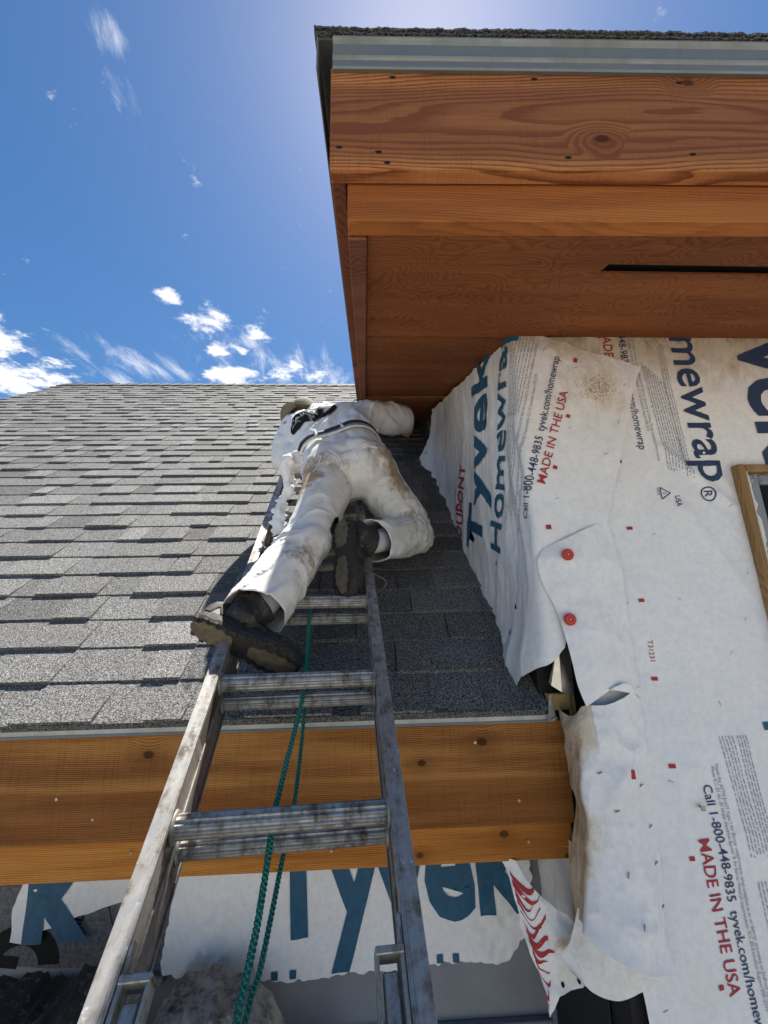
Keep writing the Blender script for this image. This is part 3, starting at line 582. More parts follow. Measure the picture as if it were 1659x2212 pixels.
# torn strip beside the far end of that sheet
P = [[(.45, 2.80, 1.42), (.46, 2.84, 1.44)], [(.455, 2.78, 1.36), (.475, 2.80, 1.36)], [(.47, 2.75, 1.26), (.49, 2.77, 1.25)], [(.455, 2.73, 1.15), (.475, 2.75, 1.14)]]
def loft(rows, nu, nv, amp=0.0, f=20, seed=0, fine=.0025):
    A = np.array([crom(np.array(r, float), nu) for r in rows]); A = crom(A, nv)
    N = np.cross(np.gradient(A, axis=1), np.gradient(A, axis=0)); N /= np.linalg.norm(N, axis=2)[..., None]+1e-12
    if N[..., 1].mean() > 0: N = -N
    if amp: A = A+N*(fine*(.6-crumple(A[..., 0], A[..., 2]*.8, A[..., 1], f*1.1, seed*1.)))[..., None]+N*(amp*(.5*fbm(A[..., 0]*f, A[..., 2]*f, A[..., 1]*f+seed, 2)-.6*np.abs(pn(A[..., 0]*f*.6+A[..., 2]*f*.3, A[..., 2]*f*1.1, A[..., 1]*f*.5+seed))))[..., None]
    F = [(i*nu+j, i*nu+j+1, (i+1)*nu+j+1, (i+1)*nu+j) for i in range(nv-1) for j in range(nu-1)]
    return A.reshape(-1, 3), F
V, F = loft(P, 5, 30, .004, 30); t = mk('torn_strip', V, F, M['wrap'], wrC, True, {'stain': np.full(len(V), .75), 'speck': np.zeros(len(V))})

# ---- patch with two red cap nails, and the bulging sheet below it
R_ = [[(.512, 1.176, .180), (.58, 1.168, .208), (.65, 1.170, .238), (.718, 1.182, .262)], [(.490, 1.170, .142), (.56, 1.158, .150), (.64, 1.162, .155), (.738, 1.184, .150)], [(.496, 1.168, .080), (.56, 1.156, .065), (.64, 1.163, .05), (.742, 1.186, .04)],
      [(.524, 1.166, .010), (.58, 1.153, -.01), (.65, 1.159, -.03), (.742, 1.187, -.05)], [(.537, 1.163, -.05), (.59, 1.148, -.07), (.65, 1.156, -.09), (.741, 1.187, -.10)], [(.548, 1.160, -.124), (.60, 1.146, -.13), (.66, 1.154, -.14), (.739, 1.187, -.15)],
      [(.556, 1.158, -.19), (.60, 1.146, -.19), (.66, 1.152, -.20), (.738, 1.187, -.21)], [(.572, 1.157, -.243), (.615, 1.150, -.215), (.68, 1.150, -.185), (.737, 1.186, -.235)]]
V, F = loft(R_, 60, 130, .005, 9, 2, .005); wrB = mk('house_wrap', V, F, M['wrap'], None, True, {'stain': np.clip((.03-V[:, 2]-.16)*0, 0, 1), 'speck': np.zeros(len(V))})
tag(wrB, 'white wrap patch held by two red cap nails beside the dormer corner', 'house wrap', 'house wrap sheets')
for u, z in ((.568, .157), (.551, -.02)):
    a = np.linspace(0, 2*math.pi, 25)[:-1]; prof = [(.0165, .003), (.0165, -.002), (.014, -.0045), (.006, -.0048), (.0055, -.0025), (.0, -.0025)]
    Vc = np.array([(u+r*math.cos(t), 1.146+d, z+r*math.sin(t)) for r, d in prof[:-1] for t in a]); cap = mk('cap_nail', Vc, [(i*24+j, i*24+(j+1) % 24, (i+1)*24+(j+1) % 24, (i+1)*24+j) for i in range(4) for j in range(24)]+[tuple(96+j for j in range(24))], flat('red plastic cap', (.55, .045, .03), .4), wrB)
    Vn = np.array([(u+.003*math.cos(t), 1.1425-.0015*j, z+.003*math.sin(t)) for j in (0, 1) for t in a[::3]]); mk('nail_head', Vn, [tuple(range(8, 16)), *[(i, (i+1) % 8, 8+(i+1) % 8, 8+i) for i in range(8)]], M['steel'], cap)
R_ = [[(.550, 1.268, -.262), (.540, 1.19, -.270), (.560, 1.155, -.240), (.64, 1.150, -.235), (.736, 1.188, -.20)], [(.547, 1.262, -.30), (.535, 1.20, -.30), (.552, 1.152, -.29), (.64, 1.145, -.29), (.734, 1.188, -.29)], [(.553, 1.264, -.349), (.54, 1.20, -.34), (.546, 1.148, -.33), (.64, 1.14, -.35), (.731, 1.189, -.373)],
      [(.552, 1.264, -.42), (.536, 1.20, -.41), (.540, 1.146, -.40), (.637, 1.137, -.42), (.728, 1.189, -.43)], [(.551, 1.264, -.507), (.530, 1.20, -.48), (.533, 1.143, -.47), (.635, 1.132, -.48), (.725, 1.189, -.48)], [(.545, 1.264, -.56), (.527, 1.20, -.54), (.528, 1.141, -.53), (.63, 1.13, -.54), (.722, 1.188, -.55)],
      [(.540, 1.266, -.63), (.522, 1.20, -.60), (.520, 1.138, -.59), (.625, 1.125, -.61), (.720, 1.186, -.62)], [(.532, 1.25, -.70), (.512, 1.19, -.67), (.503, 1.132, -.665), (.62, 1.112, -.69), (.714, 1.178, -.70)], [(.522, 1.215, -.735), (.498, 1.17, -.71), (.486, 1.122, -.715), (.59, 1.094, -.765), (.69, 1.150, -.805)]]
for r in R_: r[0] = (r[0][0]-.011, r[0][1], r[0][2])
V, F = loft(R_, 110, 240, .012, 7, 5, .016)
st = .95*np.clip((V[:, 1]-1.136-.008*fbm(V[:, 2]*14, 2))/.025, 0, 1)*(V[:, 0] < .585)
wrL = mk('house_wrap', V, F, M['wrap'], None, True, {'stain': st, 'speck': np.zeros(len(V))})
tag(wrL, 'bulging loose white wrap edge curling past the end of the lower cedar fascia', 'house wrap', 'house wrap sheets')
mL = BVHTree.FromPolygons([tuple(v) for v in V], F)
def on_bvh(bvh, x, z, y0=.5):
    h = bvh.ray_cast(Vector((x, y0, z)), Vector((0, 1, 0))); return h[0] if h[0] else Vector((x, 1.15, z))
for x, z, a in ((.665, -.40, 0), ):
    h = on_bvh(mL, x, z); mk('tick_mark', *box(x-.0045, x+.0045, h.y-.004, h.y+.002, z-.010, z+.010), M['red'], wrL)
for x, z, a in ((.575, -.39, .3), (.60, -.47, .3), (.605, -.60, 1.3), (.70, -.60, .7), (.615, -.69, 1.4), (.70, -.69, .8), (.69, -.43, .5), (.71, -.53, .6)):
    h = on_bvh(mL, x, z); d = np.array([math.cos(a), 0, math.sin(a)])*.0065; e = np.array([-math.sin(a), 0, math.cos(a)])*.0009; c = np.array(h)
    mk('staple', *box8([c+d*s+e*t+np.array([0, o, 0]) for o in (-.004, -.0005) for s, t in ((-1, -1), (1, -1), (1, 1), (-1, 1))]), M['steel'], wrL)
# inner layer hanging behind that edge
R_ = [[(.505, 1.20, -.70), (.54, 1.165, -.71), (.60, 1.14, -.74), (.675, 1.165, -.79)], [(.480, 1.20, -.765), (.52, 1.175, -.79), (.59, 1.15, -.80), (.670, 1.168, -.815)], [(.458, 1.195, -.795), (.50, 1.185, -.83), (.56, 1.168, -.845), (.668, 1.172, -.835)], [(.485, 1.185, -.828), (.515, 1.182, -.855), (.565, 1.172, -.862), (.664, 1.174, -.842)]]
V, F = loft(R_, 60, 60, .007, 9, 9, .006); mk('inner_layer', V, F, M['wrap'], wrL, True, {'stain': np.full(len(V), .30), 'speck': np.zeros(len(V))})
# return of the wrap under the eave
R_ = [[(.545, 1.27, -.60), (.556, 1.42, -.60), (.556, 1.60, -.60)], [(.535, 1.25, -.70), (.548, 1.42, -.72), (.556, 1.60, -.74)], [(.52, 1.22, -.79), (.545, 1.42, -.84), (.554, 1.595, -.90)], [(.505, 1.21, -.84), (.54, 1.42, -.95), (.55, 1.59, -1.02)]]
V, F = loft(R_, 60, 60, .011, 7, 4, .009); st = .75*np.clip(1-np.abs(V[:, 1]-1.29)/.05, 0, 1)
mk('eave_return', V, F, M['wrap'], wrL, True, {'stain': st, 'speck': np.zeros(len(V))})

# ---- torn flap with red print under the eave
polyD = [(.35, -.640), (.371, -.669), (.377, -.713), (.387, -.776), (.401, -.829), (.419, -.868), (.429, -.917), (.431, -.949), (.444, -.937), (.455, -.900), (.480, -.889), (.509, -.879), (.540, -.853), (.557, -.820), (.533, -.782), (.498, -.745), (.446, -.713), (.410, -.676), (.39, -.640)]
def mapD(x, z):
    w = .008*fbm(x*9, z*9, 3., 2)+.012-.016*crumple(x, z, 0., 11., 3.)
    d = (x-.37)-(-.669-z)*.24
    return np.stack([x, 1.30-.05*np.clip((-.66-z)/.3, 0, 1)-.028*np.sin(np.clip(d/.07, 0, 3.14))-w, z], -1)
stD = lambda x, z: .22+.75*np.clip(1-np.hypot((x-.492)/.05, (z+.80)/.022), 0, 1)+.2*np.clip(1-np.hypot((x-.48)/.07, (z+.86)/.05), 0, 1)
wrD = sheet('house_wrap', rough_poly(polyD, .012, .002, 4), mapD, .005, M['wrap'], attrs={'stain': stD})
tag(wrD, 'torn wrap flap with wavy red print dangling below the fascia end', 'house wrap', 'house wrap sheets')
for i in range(13):
    t = i/12; x0, z0 = .373+.052*t**1.15, -.672-.225*t; wd = (.058 if i < 8 else .058-.010*(i-7))*(1-.1*t)
    px = np.linspace(0, 1, 15); xx = x0+.002+wd*px*(.85+.15*math.sin(i*2.1)); zz = z0-.020*np.sin(px*3.4)-.016*px+.012*np.sin(px*5.5+i*.6)*px; hh = .0058*(1-.25*t)*(.75+.5*np.sin(px*3.0+i))
    q = np.concatenate([np.stack([xx, zz-hh], -1), np.stack([xx, zz+hh], -1)]); ink('red_print', (q[:, 0], q[:, 1]), [(k, k+1, 16+k, 15+k) for k in range(14)], mapD, N1, M['red'], wrD, .0012)
for u, z in ((.505, -.868), (.507, -.862), (.468, -.88)):
    a = np.linspace(0, 2*math.pi, 9)[:-1]; q = np.array([(u+.004*math.cos(t), z+.006*math.sin(t)) for t in a]); ink('tear_hole', (q[:, 0], q[:, 1]), [tuple(range(8))], mapD, N1, M['void'], wrD, .0012)

# ---- sheets on the wall under the eave
YL = 1.588
def w2(x, z):
    r = .006*fbm(x*2.5, z*3, 6., 3)+.005-.006*crumple(x, z, 0., 7., 6.)+.0006*fbm(x*22, z*22, 4., 3)
    return r+.014*np.exp(-((x+.47)/.10)**2-((z+.99)/.09)**2)*(1.6-1.6*crumple(x, z, 0., 13., 3.))+.008*np.exp(-((x-.42)/.09)**2-((z+.95)/.1)**2)*(2.2-2.4*crumple(x, z, 0., 12., 4.))+.006
def map2(x, z): return np.stack([x, YL-w2(x, z), z], -1)
bot = [(-.640, -.60), (-.612, -.70), (-.613, -.79), (-.614, -.85), (-.622, -.924), (-.632, -.981), (-.627, -1.033), (-.53, -1.043), (-.447, -1.049), (-.377, -1.057), (-.253, -1.068), (-.115, -1.067), (-.065, -1.055), (.038, -1.059), (.191, -1.047), (.265, -1.044), (.339, -1.044), (.397, -1.058), (.438, -1.043), (.469, -.996), (.52, -.98), (.53, -.60)]
wr2 = sheet('house_wrap', rough_poly(bot, .0055, .005, 6), map2, .007, M['wrap'])
tag(wr2, 'white wrap sheet with huge blue letters and ragged bottom edge under the lower eave', 'house wrap', 'house wrap sheets')
letters('Tyvek', (-.325, -.955), .055, .86, .31, map2, N1, M['blue'], wr2, .03, .06, lift=.0032)
letters('Homewrap', (-.32, -1.155), .04, .78, .118, lambda u, v: map2(u, np.maximum(v, -1.062-.0*u)), N1, M['blue'], wr2, .012, .1) if False else None
for x in (-.29, -.235, .16, .215, .265): quads('lettering', [(x, -1.047+.012*x if x < 0 else -1.032, .02, .021, .02)], map2, N1, M['blue'], wr2, .0032)
left = [(-.628, -.60), (-.640, -.72), (-.648, -.80), (-.652, -.90), (-.66, -.98), (-.672, -1.0), (-.69, -.85), (-.774, -.846), (-.818, -.857), (-.923, -.886), (-.985, -.908), (-1.03, -.925), (-1.045, -.945), (-1.09, -.935), (-1.10, -.85), (-1.075, -.78), (-1.04, -.70), (-1.02, -.60)]
wr3 = sheet('house_wrap', rough_poly(left, .012, .003, 8), map2, .007, M['wrap'])
tag(wr3, 'white wrap scrap with part of a blue letter above the grey felt', 'house wrap', 'house wrap sheets')
letters('k', (-1.055, -.925), .03, .20, .29, map2, N1, M['blue'], wr3, .045, .1)
far = [(-1.12, -.60), (-1.16, -.72), (-1.20, -.85), (-1.25, -.98), (-2.4, -1.0), (-2.4, -.60)]
wr4 = sheet('house_wrap', rough_poly(far, .012, .004, 12), map2, .012, M['wrap'])
tag(wr4, 'white wrap edge at the far left under the cedar fascia', 'house wrap', 'house wrap sheets')
# ---- felt underlayment
kf = NT('grey felt underlayment'); fn = kf.noise(90, 6, .75); fm = kf.noise(8, 3)
kf.bump(fn, .4, .002); M['felt'] = kf.fin(kf.mix(kf.math('ADD', kf.math('MULTIPLY', kf.ss(fn, .3, .72), .8), kf.math('MULTIPLY', fm, .2)), (.05, .052, .058), (.20, .205, .22)), .9)
def map5(x, z): return np.stack([x, YL+.006-.004*fbm(x*3, z*3, 2.)-.004, z], -1)
felt = [(-1.35, -.60), (-1.35, -.995), (-1.104, -.993), (-.978, -1.008), (-.816, -1.013), (-.60, -1.02), (-.58, -.60)]
fe = sheet('felt_underlayment', rough_poly(felt, .02, .002, 9), map5, .012, M['felt'])
tag(fe, 'mottled grey felt underlayment with black print, exposed under torn wrap at lower left', 'felt')
letters('AL', (-.893, -.925), 1.35, .05, .03, map5, N1, M['void'], fe, .01)
a = np.linspace(-.55, 2.6, 24); q = np.array([(-1.06+r*1.15*math.cos(t), -1.0+r*math.sin(t)) for r in (.052, .105) for t in a]); q[:, 1] = np.maximum(q[:, 1], -.998)
ink('black_print', (q[:, 0], q[:, 1]), [(i, i+1, 25+i, 24+i) for i in range(23)], map5, N1, M['void'], fe, .0012)
for q in ((-1.12, -.985, .12, .03, -.1), (-.80, -.89, .003, .075, .35)): quads('black_print', [q], map5, N1, M['void'], fe, .0012)
# ================================================================== extension ladder
LC = np.array([-.145, .832, -.339]); EL, AZ = math.radians(38.6), math.radians(-4.19)
DL = np.array([math.sin(AZ)*math.cos(EL), math.cos(AZ)*math.cos(EL), math.sin(EL)]); AL = np.array([math.cos(AZ), -math.sin(AZ), 0]); NL = np.cross(AL, DL)
def LP(a, t, n): return LC+AL*a+DL*t+NL*n
HW = .182; T0 = -(ZO-.339+.03)/DL[2]
ladder = thing('extension_ladder', LP(0, T0, 0), 'weathered aluminium extension ladder laid up the shingled roof under the person', 'ladder')
def rail(side, t0, t1, off, n0, n1, fl, th=.0032):
    o = side*off; parts = [frame_box(LC, AL, DL, NL, min(o, o+side*th), max(o, o+side*th), t0, t1, n0, n1)]
    for nn in (n0, n1-.0035): parts.append(frame_box(LC, AL, DL, NL, min(o+side*th*1.02, o+side*fl), max(o+side*th*1.02, o+side*fl), t0, t1, nn, nn+.0035, .0008))
    parts.append(frame_box(LC, AL, DL, NL, min(o+side*(fl-.003), o+side*fl), max(o+side*(fl-.003), o+side*fl), t0, t1, n1-.012, n1-.0036))
    parts.append(frame_box(LC, AL, DL, NL, min(o-side*.0025, o-side*.0002), max(o-side*.0025, o-side*.0002), t0, t1, n1-.010, n1-.0005))
    parts.append(frame_box(LC, AL, DL, NL, min(o-side*.0025, o-side*.0002), max(o-side*.0025, o-side*.0002), t0, t1, n0+.0005, n0+.010))
    return join(*parts)
for s in (-1, 1):
    r = mk('rail', *rail(s, -.85, 1.80, HW, -.030, .036, .0265), M['alu'], ladder)
    tag(r, 'front rail of the sliding section, spattered with paint')
    r = mk('rail', *rail(s, T0, 1.62, HW+.002, -.104, -.036, .024), M['alu_dk'], ladder); tag(r, 'rear rail of the lower section')
def rung(t, n, r, half, name='rung', mat='alu', sub=False):
    prof = lambda q: (1+.055*(1 if int(q/(2*math.pi)*22) % 2 else -1))*(1.0 if math.sin(q) < .75 else .96)
    V, F = tube([LP(a, t, n) for a in np.linspace(-half, half, 9)], r, 44, rfun=prof)
    o = mk(name, V, F, M[mat], ladder)
    for s in (-1, 1):
        V, F = tube([LP(s*(half-.001-d), t, n) for d in (0, .003, .005)], [r+.0075, r+.0065, r+.001], 24); mk('rung_collar', V, F, M[mat], o, True)
    return o
for k in range(-2, 6): rung(.3048*k, .004, .0185, HW-.0005)
for k in range(-15, 6):
    if .3048*k > T0+.1: rung(.3048*k, -.060, .0165, HW+.0015, mat='alu')
ladder_holes = 0
for s in (-1, 1):                                          # rung locks on the inside of the rails
    b = s*(HW-.0035); i = lambda d: b-s*d
    def fb(a0, a1, t0, t1, n0, n1, bv=.0012): return frame_box(LC, AL, DL, NL, min(a0, a1), max(a0, a1), t0, t1, n0, n1, bv)
    lk = mk('rung_lock', *join(fb(i(0), i(.006), -.52, -.165, .006, .034), fb(i(.034), i(.039), -.52, -.185, .004, .034), fb(i(0), i(.039), -.192, -.183, .004, .036), fb(i(0), i(.005), -.183, -.150, .018, .034)), M['steel'], ladder)
    mk('lock_flipper', *join(fb(i(.010), i(.030), -.60, -.205, .012, .026, .002), fb(i(.0075), i(.0325), -.262, -.255, .009, .029, .001)), M['steel'], lk)
    mk('pivot_pin', *tube([LP(i(-.002), -.30, .020), LP(i(.046), -.30, .020)], .006, 12), M['steel'], lk)
# specification label on the inner face of the front left rail
Vq = [LP(-HW+.0006, t, n) for t, n in ((.16, -.018), (.30, -.018), (.30, .022), (.16, .022))]
lab = mk('sticker', Vq, [(0, 1, 2, 3)], flat('worn brown sticker', (.20, .155, .12), .7, 0, .3, .3, 120), ladder)
for k in range(9):
    n0 = -.013+.0042*k; L0 = .165; L1 = .165+.125*(1-.35*((k*37) % 5)/5)
    mk('sticker_line', [LP(-HW+.0012, t, n) for t, n in ((L0, n0), (L1, n0), (L1, n0+.0017), (L0, n0+.0017))], [(0, 1, 2, 3)], M['void'], lab)
# ================================================================== rope
kr = NT('green braided rope'); wv = kr.t.nodes.new('ShaderNodeTexWave'); kr.put(wv.inputs['Vector'], kr.map(rot=(.5, .9, .3))); wv.inputs['Scale'].default_value = 70; wv.inputs['Distortion'].default_value = 3
kr.bump(wv.outputs['Fac'], .8, .003); M['rope'] = kr.fin(kr.mix(wv.outputs['Fac'], (.02, .14, .10), (.075, .40, .28)), .85)
def rope_path(l, n, m): return np.array([LP(a, t, nn) for a, t, nn in crom(np.array([(a, t, n if not hasattr(n, '__len__') else n[i]) for i, (a, t) in enumerate(l)]), m)])
def twist(path, r, strands=3, turns=14):
    P = np.asarray(path); T = np.gradient(P, axis=0); T /= np.linalg.norm(T, axis=1)[:, None]; up = np.array([.9, .1, .2]); A = np.cross(T, up); A /= np.linalg.norm(A, axis=1)[:, None]; B = np.cross(T, A)
    L = np.r_[0, np.cumsum(np.linalg.norm(np.diff(P, axis=0), axis=1))]; parts = []
    for k in range(strands):
        ph = L*2*math.pi*turns+2*math.pi*k/strands; Q = P+(A*np.cos(ph)[:, None]+B*np.sin(ph)[:, None])*r*.52; parts.append(tube(Q, r*.6, 6))
    return join(*parts)
s1 = [(.010, .66), (.009, .632), (.007, .565), (.008, .43), (.009, .293), (-.011, .132), (-.023, .027), (-.024, -.031), (-.027, -.12), (-.033, -.182), (-.038, -.24), (-.05, -.5), (-.06, -1.0), (-.05, -1.9)]
s2 = [(.012, .66), (.012, .5), (.011, .365), (.009, .181), (.004, .066), (-.006, -.003), (-.016, -.093), (-.024, -.155), (-.036, -.21), (-.06, -.5), (-.07, -1.0), (-.05, -1.9)]
p1 = rope_path(s1, [-.06]+[-.030]*9+[-.03, -.05, -.09, -.2], 520); p2 = rope_path(s2, [-.06]+[-.095]*8+[-.10, -.12, -.2], 460)
rp = thing('rope', tuple(p1[-1]), 'green braided rope hanging in two strands through the ladder rungs', 'rope')
mk('front_strand', *twist(p1, .0054, 3, 48), M['rope'], rp, True)
mk('rear_strand', *twist(p2, .0044, 3, 48), M['rope'], rp, True)
fz = []                                                     # loose fibres of the front strand
for k in range(420):
    i = RNG.integers(60, 420); d = RNG.normal(size=3); d /= np.linalg.norm(d); q = p1[i]+d*.0045; e = q+d*RNG.uniform(.002, .007)+RNG.normal(size=3)*.002; w = np.cross(d, [.3, .5, .8])*.0004
    fz.append(([q-w, q+w, e], [(0, 1, 2)]))
tag(mk('rope_fuzz', *join(*fz), M['rope'], rp), kind='stuff')
# ================================================================== drop cloths on a plank under the eave
plank = thing('scaffold_plank', (-.6, 1.42, -ZO), 'wooden plank on legs under the eave, carrying the grey drop cloths', 'plank')
mk('board', *box(-1.5, -.05, 1.30, 1.53, -1.27, -1.23, .003), M['raw'], plank)
for x in (-1.4, -.2):
    for y in (1.32, 1.47): mk('leg', *box(x, x+.04, y, y+.04, -ZO, -1.271), M['raw'], plank)
kc = NT('dirty canvas'); cn = kc.noise(30, 6, .7); cf = kc.noise(260, 3, .6); cb = kc.noise(9, 4, .6)
kc.bump(kc.math('ADD', kc.math('MULTIPLY', cf, .4), cn), .4, .002)
M['canvas'] = kc.fin(kc.mix(kc.math('ADD', kc.math('MULTIPLY', kc.ss(cn, .42, .62), .6), kc.math('MULTIPLY', kc.ss(cb, .4, .65), .4)), (.40, .38, .33), (.055, .05, .044)), .92, 0, .2)
kd = NT('black soiled canvas'); dn = kd.noise(45, 6, .75); M['canvas_dk'] = kd.fin(kd.mix(kd.math('MULTIPLY', kd.ss(dn, .54, .72), .8), (.035, .034, .032), (.30, .29, .26)), .9); kd.bump(dn, .5, .003)
def drape(name, prof, y, depth, fold, mat, seed, res=(120, 90)):
    xs = np.array([p[0] for p in prof]); zs = np.array([p[1] for p in prof]); nu, nv = res; u = np.linspace(0, 1, nu); v = np.linspace(0, 1, nv); U_, V_ = np.meshgrid(u, v)
    X = np.interp(U_, np.linspace(0, 1, len(xs)), xs); Zt = np.interp(U_, np.linspace(0, 1, len(xs)), zs)
    X = X+(X-xs.mean())*.25*V_; ang = V_*1.0; Z = Zt-(Zt+1.229)*np.clip((V_-.22)/.78, 0, 1)-.012*np.sin(V_*math.pi)
    Y = y+depth*.5-depth*np.sin(np.clip(V_/.45, 0, 1)*math.pi/2)
    f = crumple(X*1.2, V_*.2, 0., fold*1.5, seed*1.)*.06+np.abs(pn(np.arctan2(X-xs.mean()+.03, .12+V_*.3)*4.4+seed, V_*2.6+X*3, seed+3.))*.15+fbm(X*9, Z*9, seed*1., 3)*.014
    env = np.sin(np.clip(V_*2, 0, 1)*math.pi/2); Y = Y-f*env; Z = np.maximum(Z-f*.22*np.clip(1-V_*1.5, 0, 1)+.02*np.clip(1-V_*1.5, 0, 1), -1.228)
    P = np.stack([X, Y, Z], -1).reshape(-1, 3); F = [(i*nu+j, i*nu+j+1, (i+1)*nu+j+1, (i+1)*nu+j) for i in range(nv-1) for j in range(nu-1)]
    return mk(name, P, F, mat, None, True)
o = drape('drop_cloth', [(-.62, -1.14), (-.585, -1.05), (-.54, -.995), (-.47, -.975), (-.41, -.975), (-.345, -.99), (-.285, -1.04), (-.24, -1.12)], 1.44, .14, 8, M['canvas'], 2)
tag(o, 'crumpled grey canvas drop cloth heaped behind the ladder at the bottom', 'drop cloth')
o = drape('drop_cloth', [(-1.05, -.91), (-.95, -.905), (-.895, -.915), (-.829, -.925), (-.79, -.912), (-.74, -.91), (-.69, -.95), (-.66, -1.05)], 1.36, .14, 9, M['canvas_dk'], 5)
tag(o, 'blackened drop cloth lying in the bottom left corner', 'drop cloth')
# ================================================================== person
Jn = dict(pelvis=(-.096, 1.749, .696), hipL=(-.150, 1.709, .622), hipR=(.020, 1.750, .672), kneeL=(-.200, 1.440, .258), ankL=(-.300, 1.187, .018), kneeR=(.208, 1.800, .352), ankR=(.020, 1.525, .240),
          waist=(-.118, 1.858, .846), chest=(-.177, 2.010, 1.030), shL=(-.375, 2.106, 1.040), shR=(.020, 2.092, 1.118), neck=(-.262, 2.15, 1.15), head=(-.345, 2.250, 1.165),
          elbL=(-.415, 2.070, .830), handL=(-.388, 2.235, .800), elbR=(.210, 2.190, 1.140), handR=(.255, 2.400, 1.20), heelL=(-.435, 1.120, -.015), toeL=(-.205, 1.125, -.120), heelR=(-.085, 1.474, .300), toeR=(-.075, 1.345, .060))
Jn = {k: np.array(v) for k, v in Jn.items()}
for k in ('heelR', 'toeR', 'ankR'): Jn[k] = Jn[k]+NL*.045-DL*.03
for k, h in dict(pelvis=.055, hipL=.05, hipR=.045, waist=.085, chest=.085, shL=.05, shR=.05, neck=.05, head=.05, elbL=.02, elbR=.045, handR=.03).items(): Jn[k] = Jn[k]-NL*h
LV = Jn['shR']-Jn['shL']; LV /= np.linalg.norm(LV)
person = None
def hullparts(caps, sub=2):
    V, F, n = [], [], 0
    for p0, r0, p1, r1 in caps:
        bm = bmesh.new()
        for p, r in ((p0, r0), (p1, r1)):
            ret = bmesh.ops.create_icosphere(bm, subdivisions=sub, radius=r); bmesh.ops.translate(bm, verts=ret['verts'], vec=Vector(p))
        h = bmesh.ops.convex_hull(bm, input=bm.verts[:]); bmesh.ops.delete(bm, geom=[g for g in h['geom_interior'] if isinstance(g, bmesh.types.BMVert)], context='VERTS')
        bm.verts.index_update(); V += [v.co[:] for v in bm.verts]; F += [[v.index+n for v in f.verts] for f in bm.faces]; n = len(V); bm.free()
    return V, F
def blob(caps, voxel=.010, smooth=8, cuts=()):
    V, F = hullparts(caps); me = bpy.data.meshes.new('b'); me.from_pydata(V, [], F); o = link(bpy.data.objects.new('b', me))
    m = o.modifiers.new('r', 'REMESH'); m.mode = 'VOXEL'; m.voxel_size = voxel; m.use_smooth_shade = True
    m = o.modifiers.new('s', 'SMOOTH'); m.factor = .5; m.iterations = smooth
    dg = bpy.context.evaluated_depsgraph_get(); e = bpy.data.meshes.new_from_object(o.evaluated_get(dg)); bm = bmesh.new(); bm.from_mesh(e)
    for co, no in cuts: bmesh.ops.bisect_plane(bm, geom=bm.verts[:]+bm.edges[:]+bm.faces[:], plane_co=co, plane_no=no, clear_outer=True)
    return bm, (o, me, e)
def arrays(bm, tmp):
    bm.normal_update(); bm.verts.index_update(); V = np.array([v.co[:] for v in bm.verts]); N = np.array([v.normal[:] for v in bm.verts]); F = [[v.index for v in f.verts] for f in bm.faces]
    bm.free(); o, me, e = tmp; bpy.data.objects.remove(o); bpy.data.meshes.remove(me); bpy.data.meshes.remove(e); return V, N, F
def cutlimb(bm, co, no, rad):                               # open a sleeve or trouser leg at a plane, only near co
    co, no = Vector(co), Vector(no).normalized(); g = [f for f in bm.faces if (f.calc_center_median()-co).length < rad]
    ed = list({e for f in g for e in f.edges}); vs = list({v for f in g for v in f.verts})
    bmesh.ops.bisect_plane(bm, geom=vs+ed+g, plane_co=co, plane_no=no)
    kill = [f for f in bm.faces if (f.calc_center_median()-co).dot(no) > 1e-5 and (f.calc_center_median()-co).length < rad]
    bmesh.ops.delete(bm, geom=kill, context='FACES')
J = Jn
LW = np.array([.93, -.02, .36]); LW /= np.linalg.norm(LW); wl, wr_ = J['waist']-LW*.08, J['waist']+LW*.08; cl, cr = J['chest']-LV*.09, J['chest']+LV*.085
# ---- body (skin) as one surface
def finger_chain(base, d, up, lens, r, curl):
    out = []; p = np.array(base); d = np.array(d)/np.linalg.norm(d); up = np.array(up)/np.linalg.norm(up)
    for i, L in enumerate(lens):
        c, s = math.cos(curl), math.sin(curl); d = d*c-up*s; up = np.cross(np.cross(d, up), d); up /= np.linalg.norm(up); q = p+d*L; out.append((tuple(p), r*(1-.1*i), tuple(q), r*(1-.1*(i+1)))); p = q
    return out
def hand(wrist, d, up, side):
    d = np.array(d, float)/np.linalg.norm(d); up = np.array(up, float); up -= d*(up@d); up /= np.linalg.norm(up); lat = np.cross(d, up)*side; w = np.array(wrist); caps = []
    for k in range(4):
        b = w+d*.085+lat*(.030-.02*k); caps.append((tuple(w+d*.01+lat*(.018-.012*k)), .016, tuple(b), .013)); caps += finger_chain(b, d, up, [(.042, .048, .045, .034)[k]*f for f in (1, .65, .5)], .0095, .45)
    caps += finger_chain(w+d*.02+lat*.03, d*.6+lat*.8, up, (.04, .032, .026), .0115, .25); return caps
dL = J['handL']-J['elbL']; dL /= np.linalg.norm(dL); dR = J['handR']-J['elbR']; dR /= np.linalg.norm(dR)
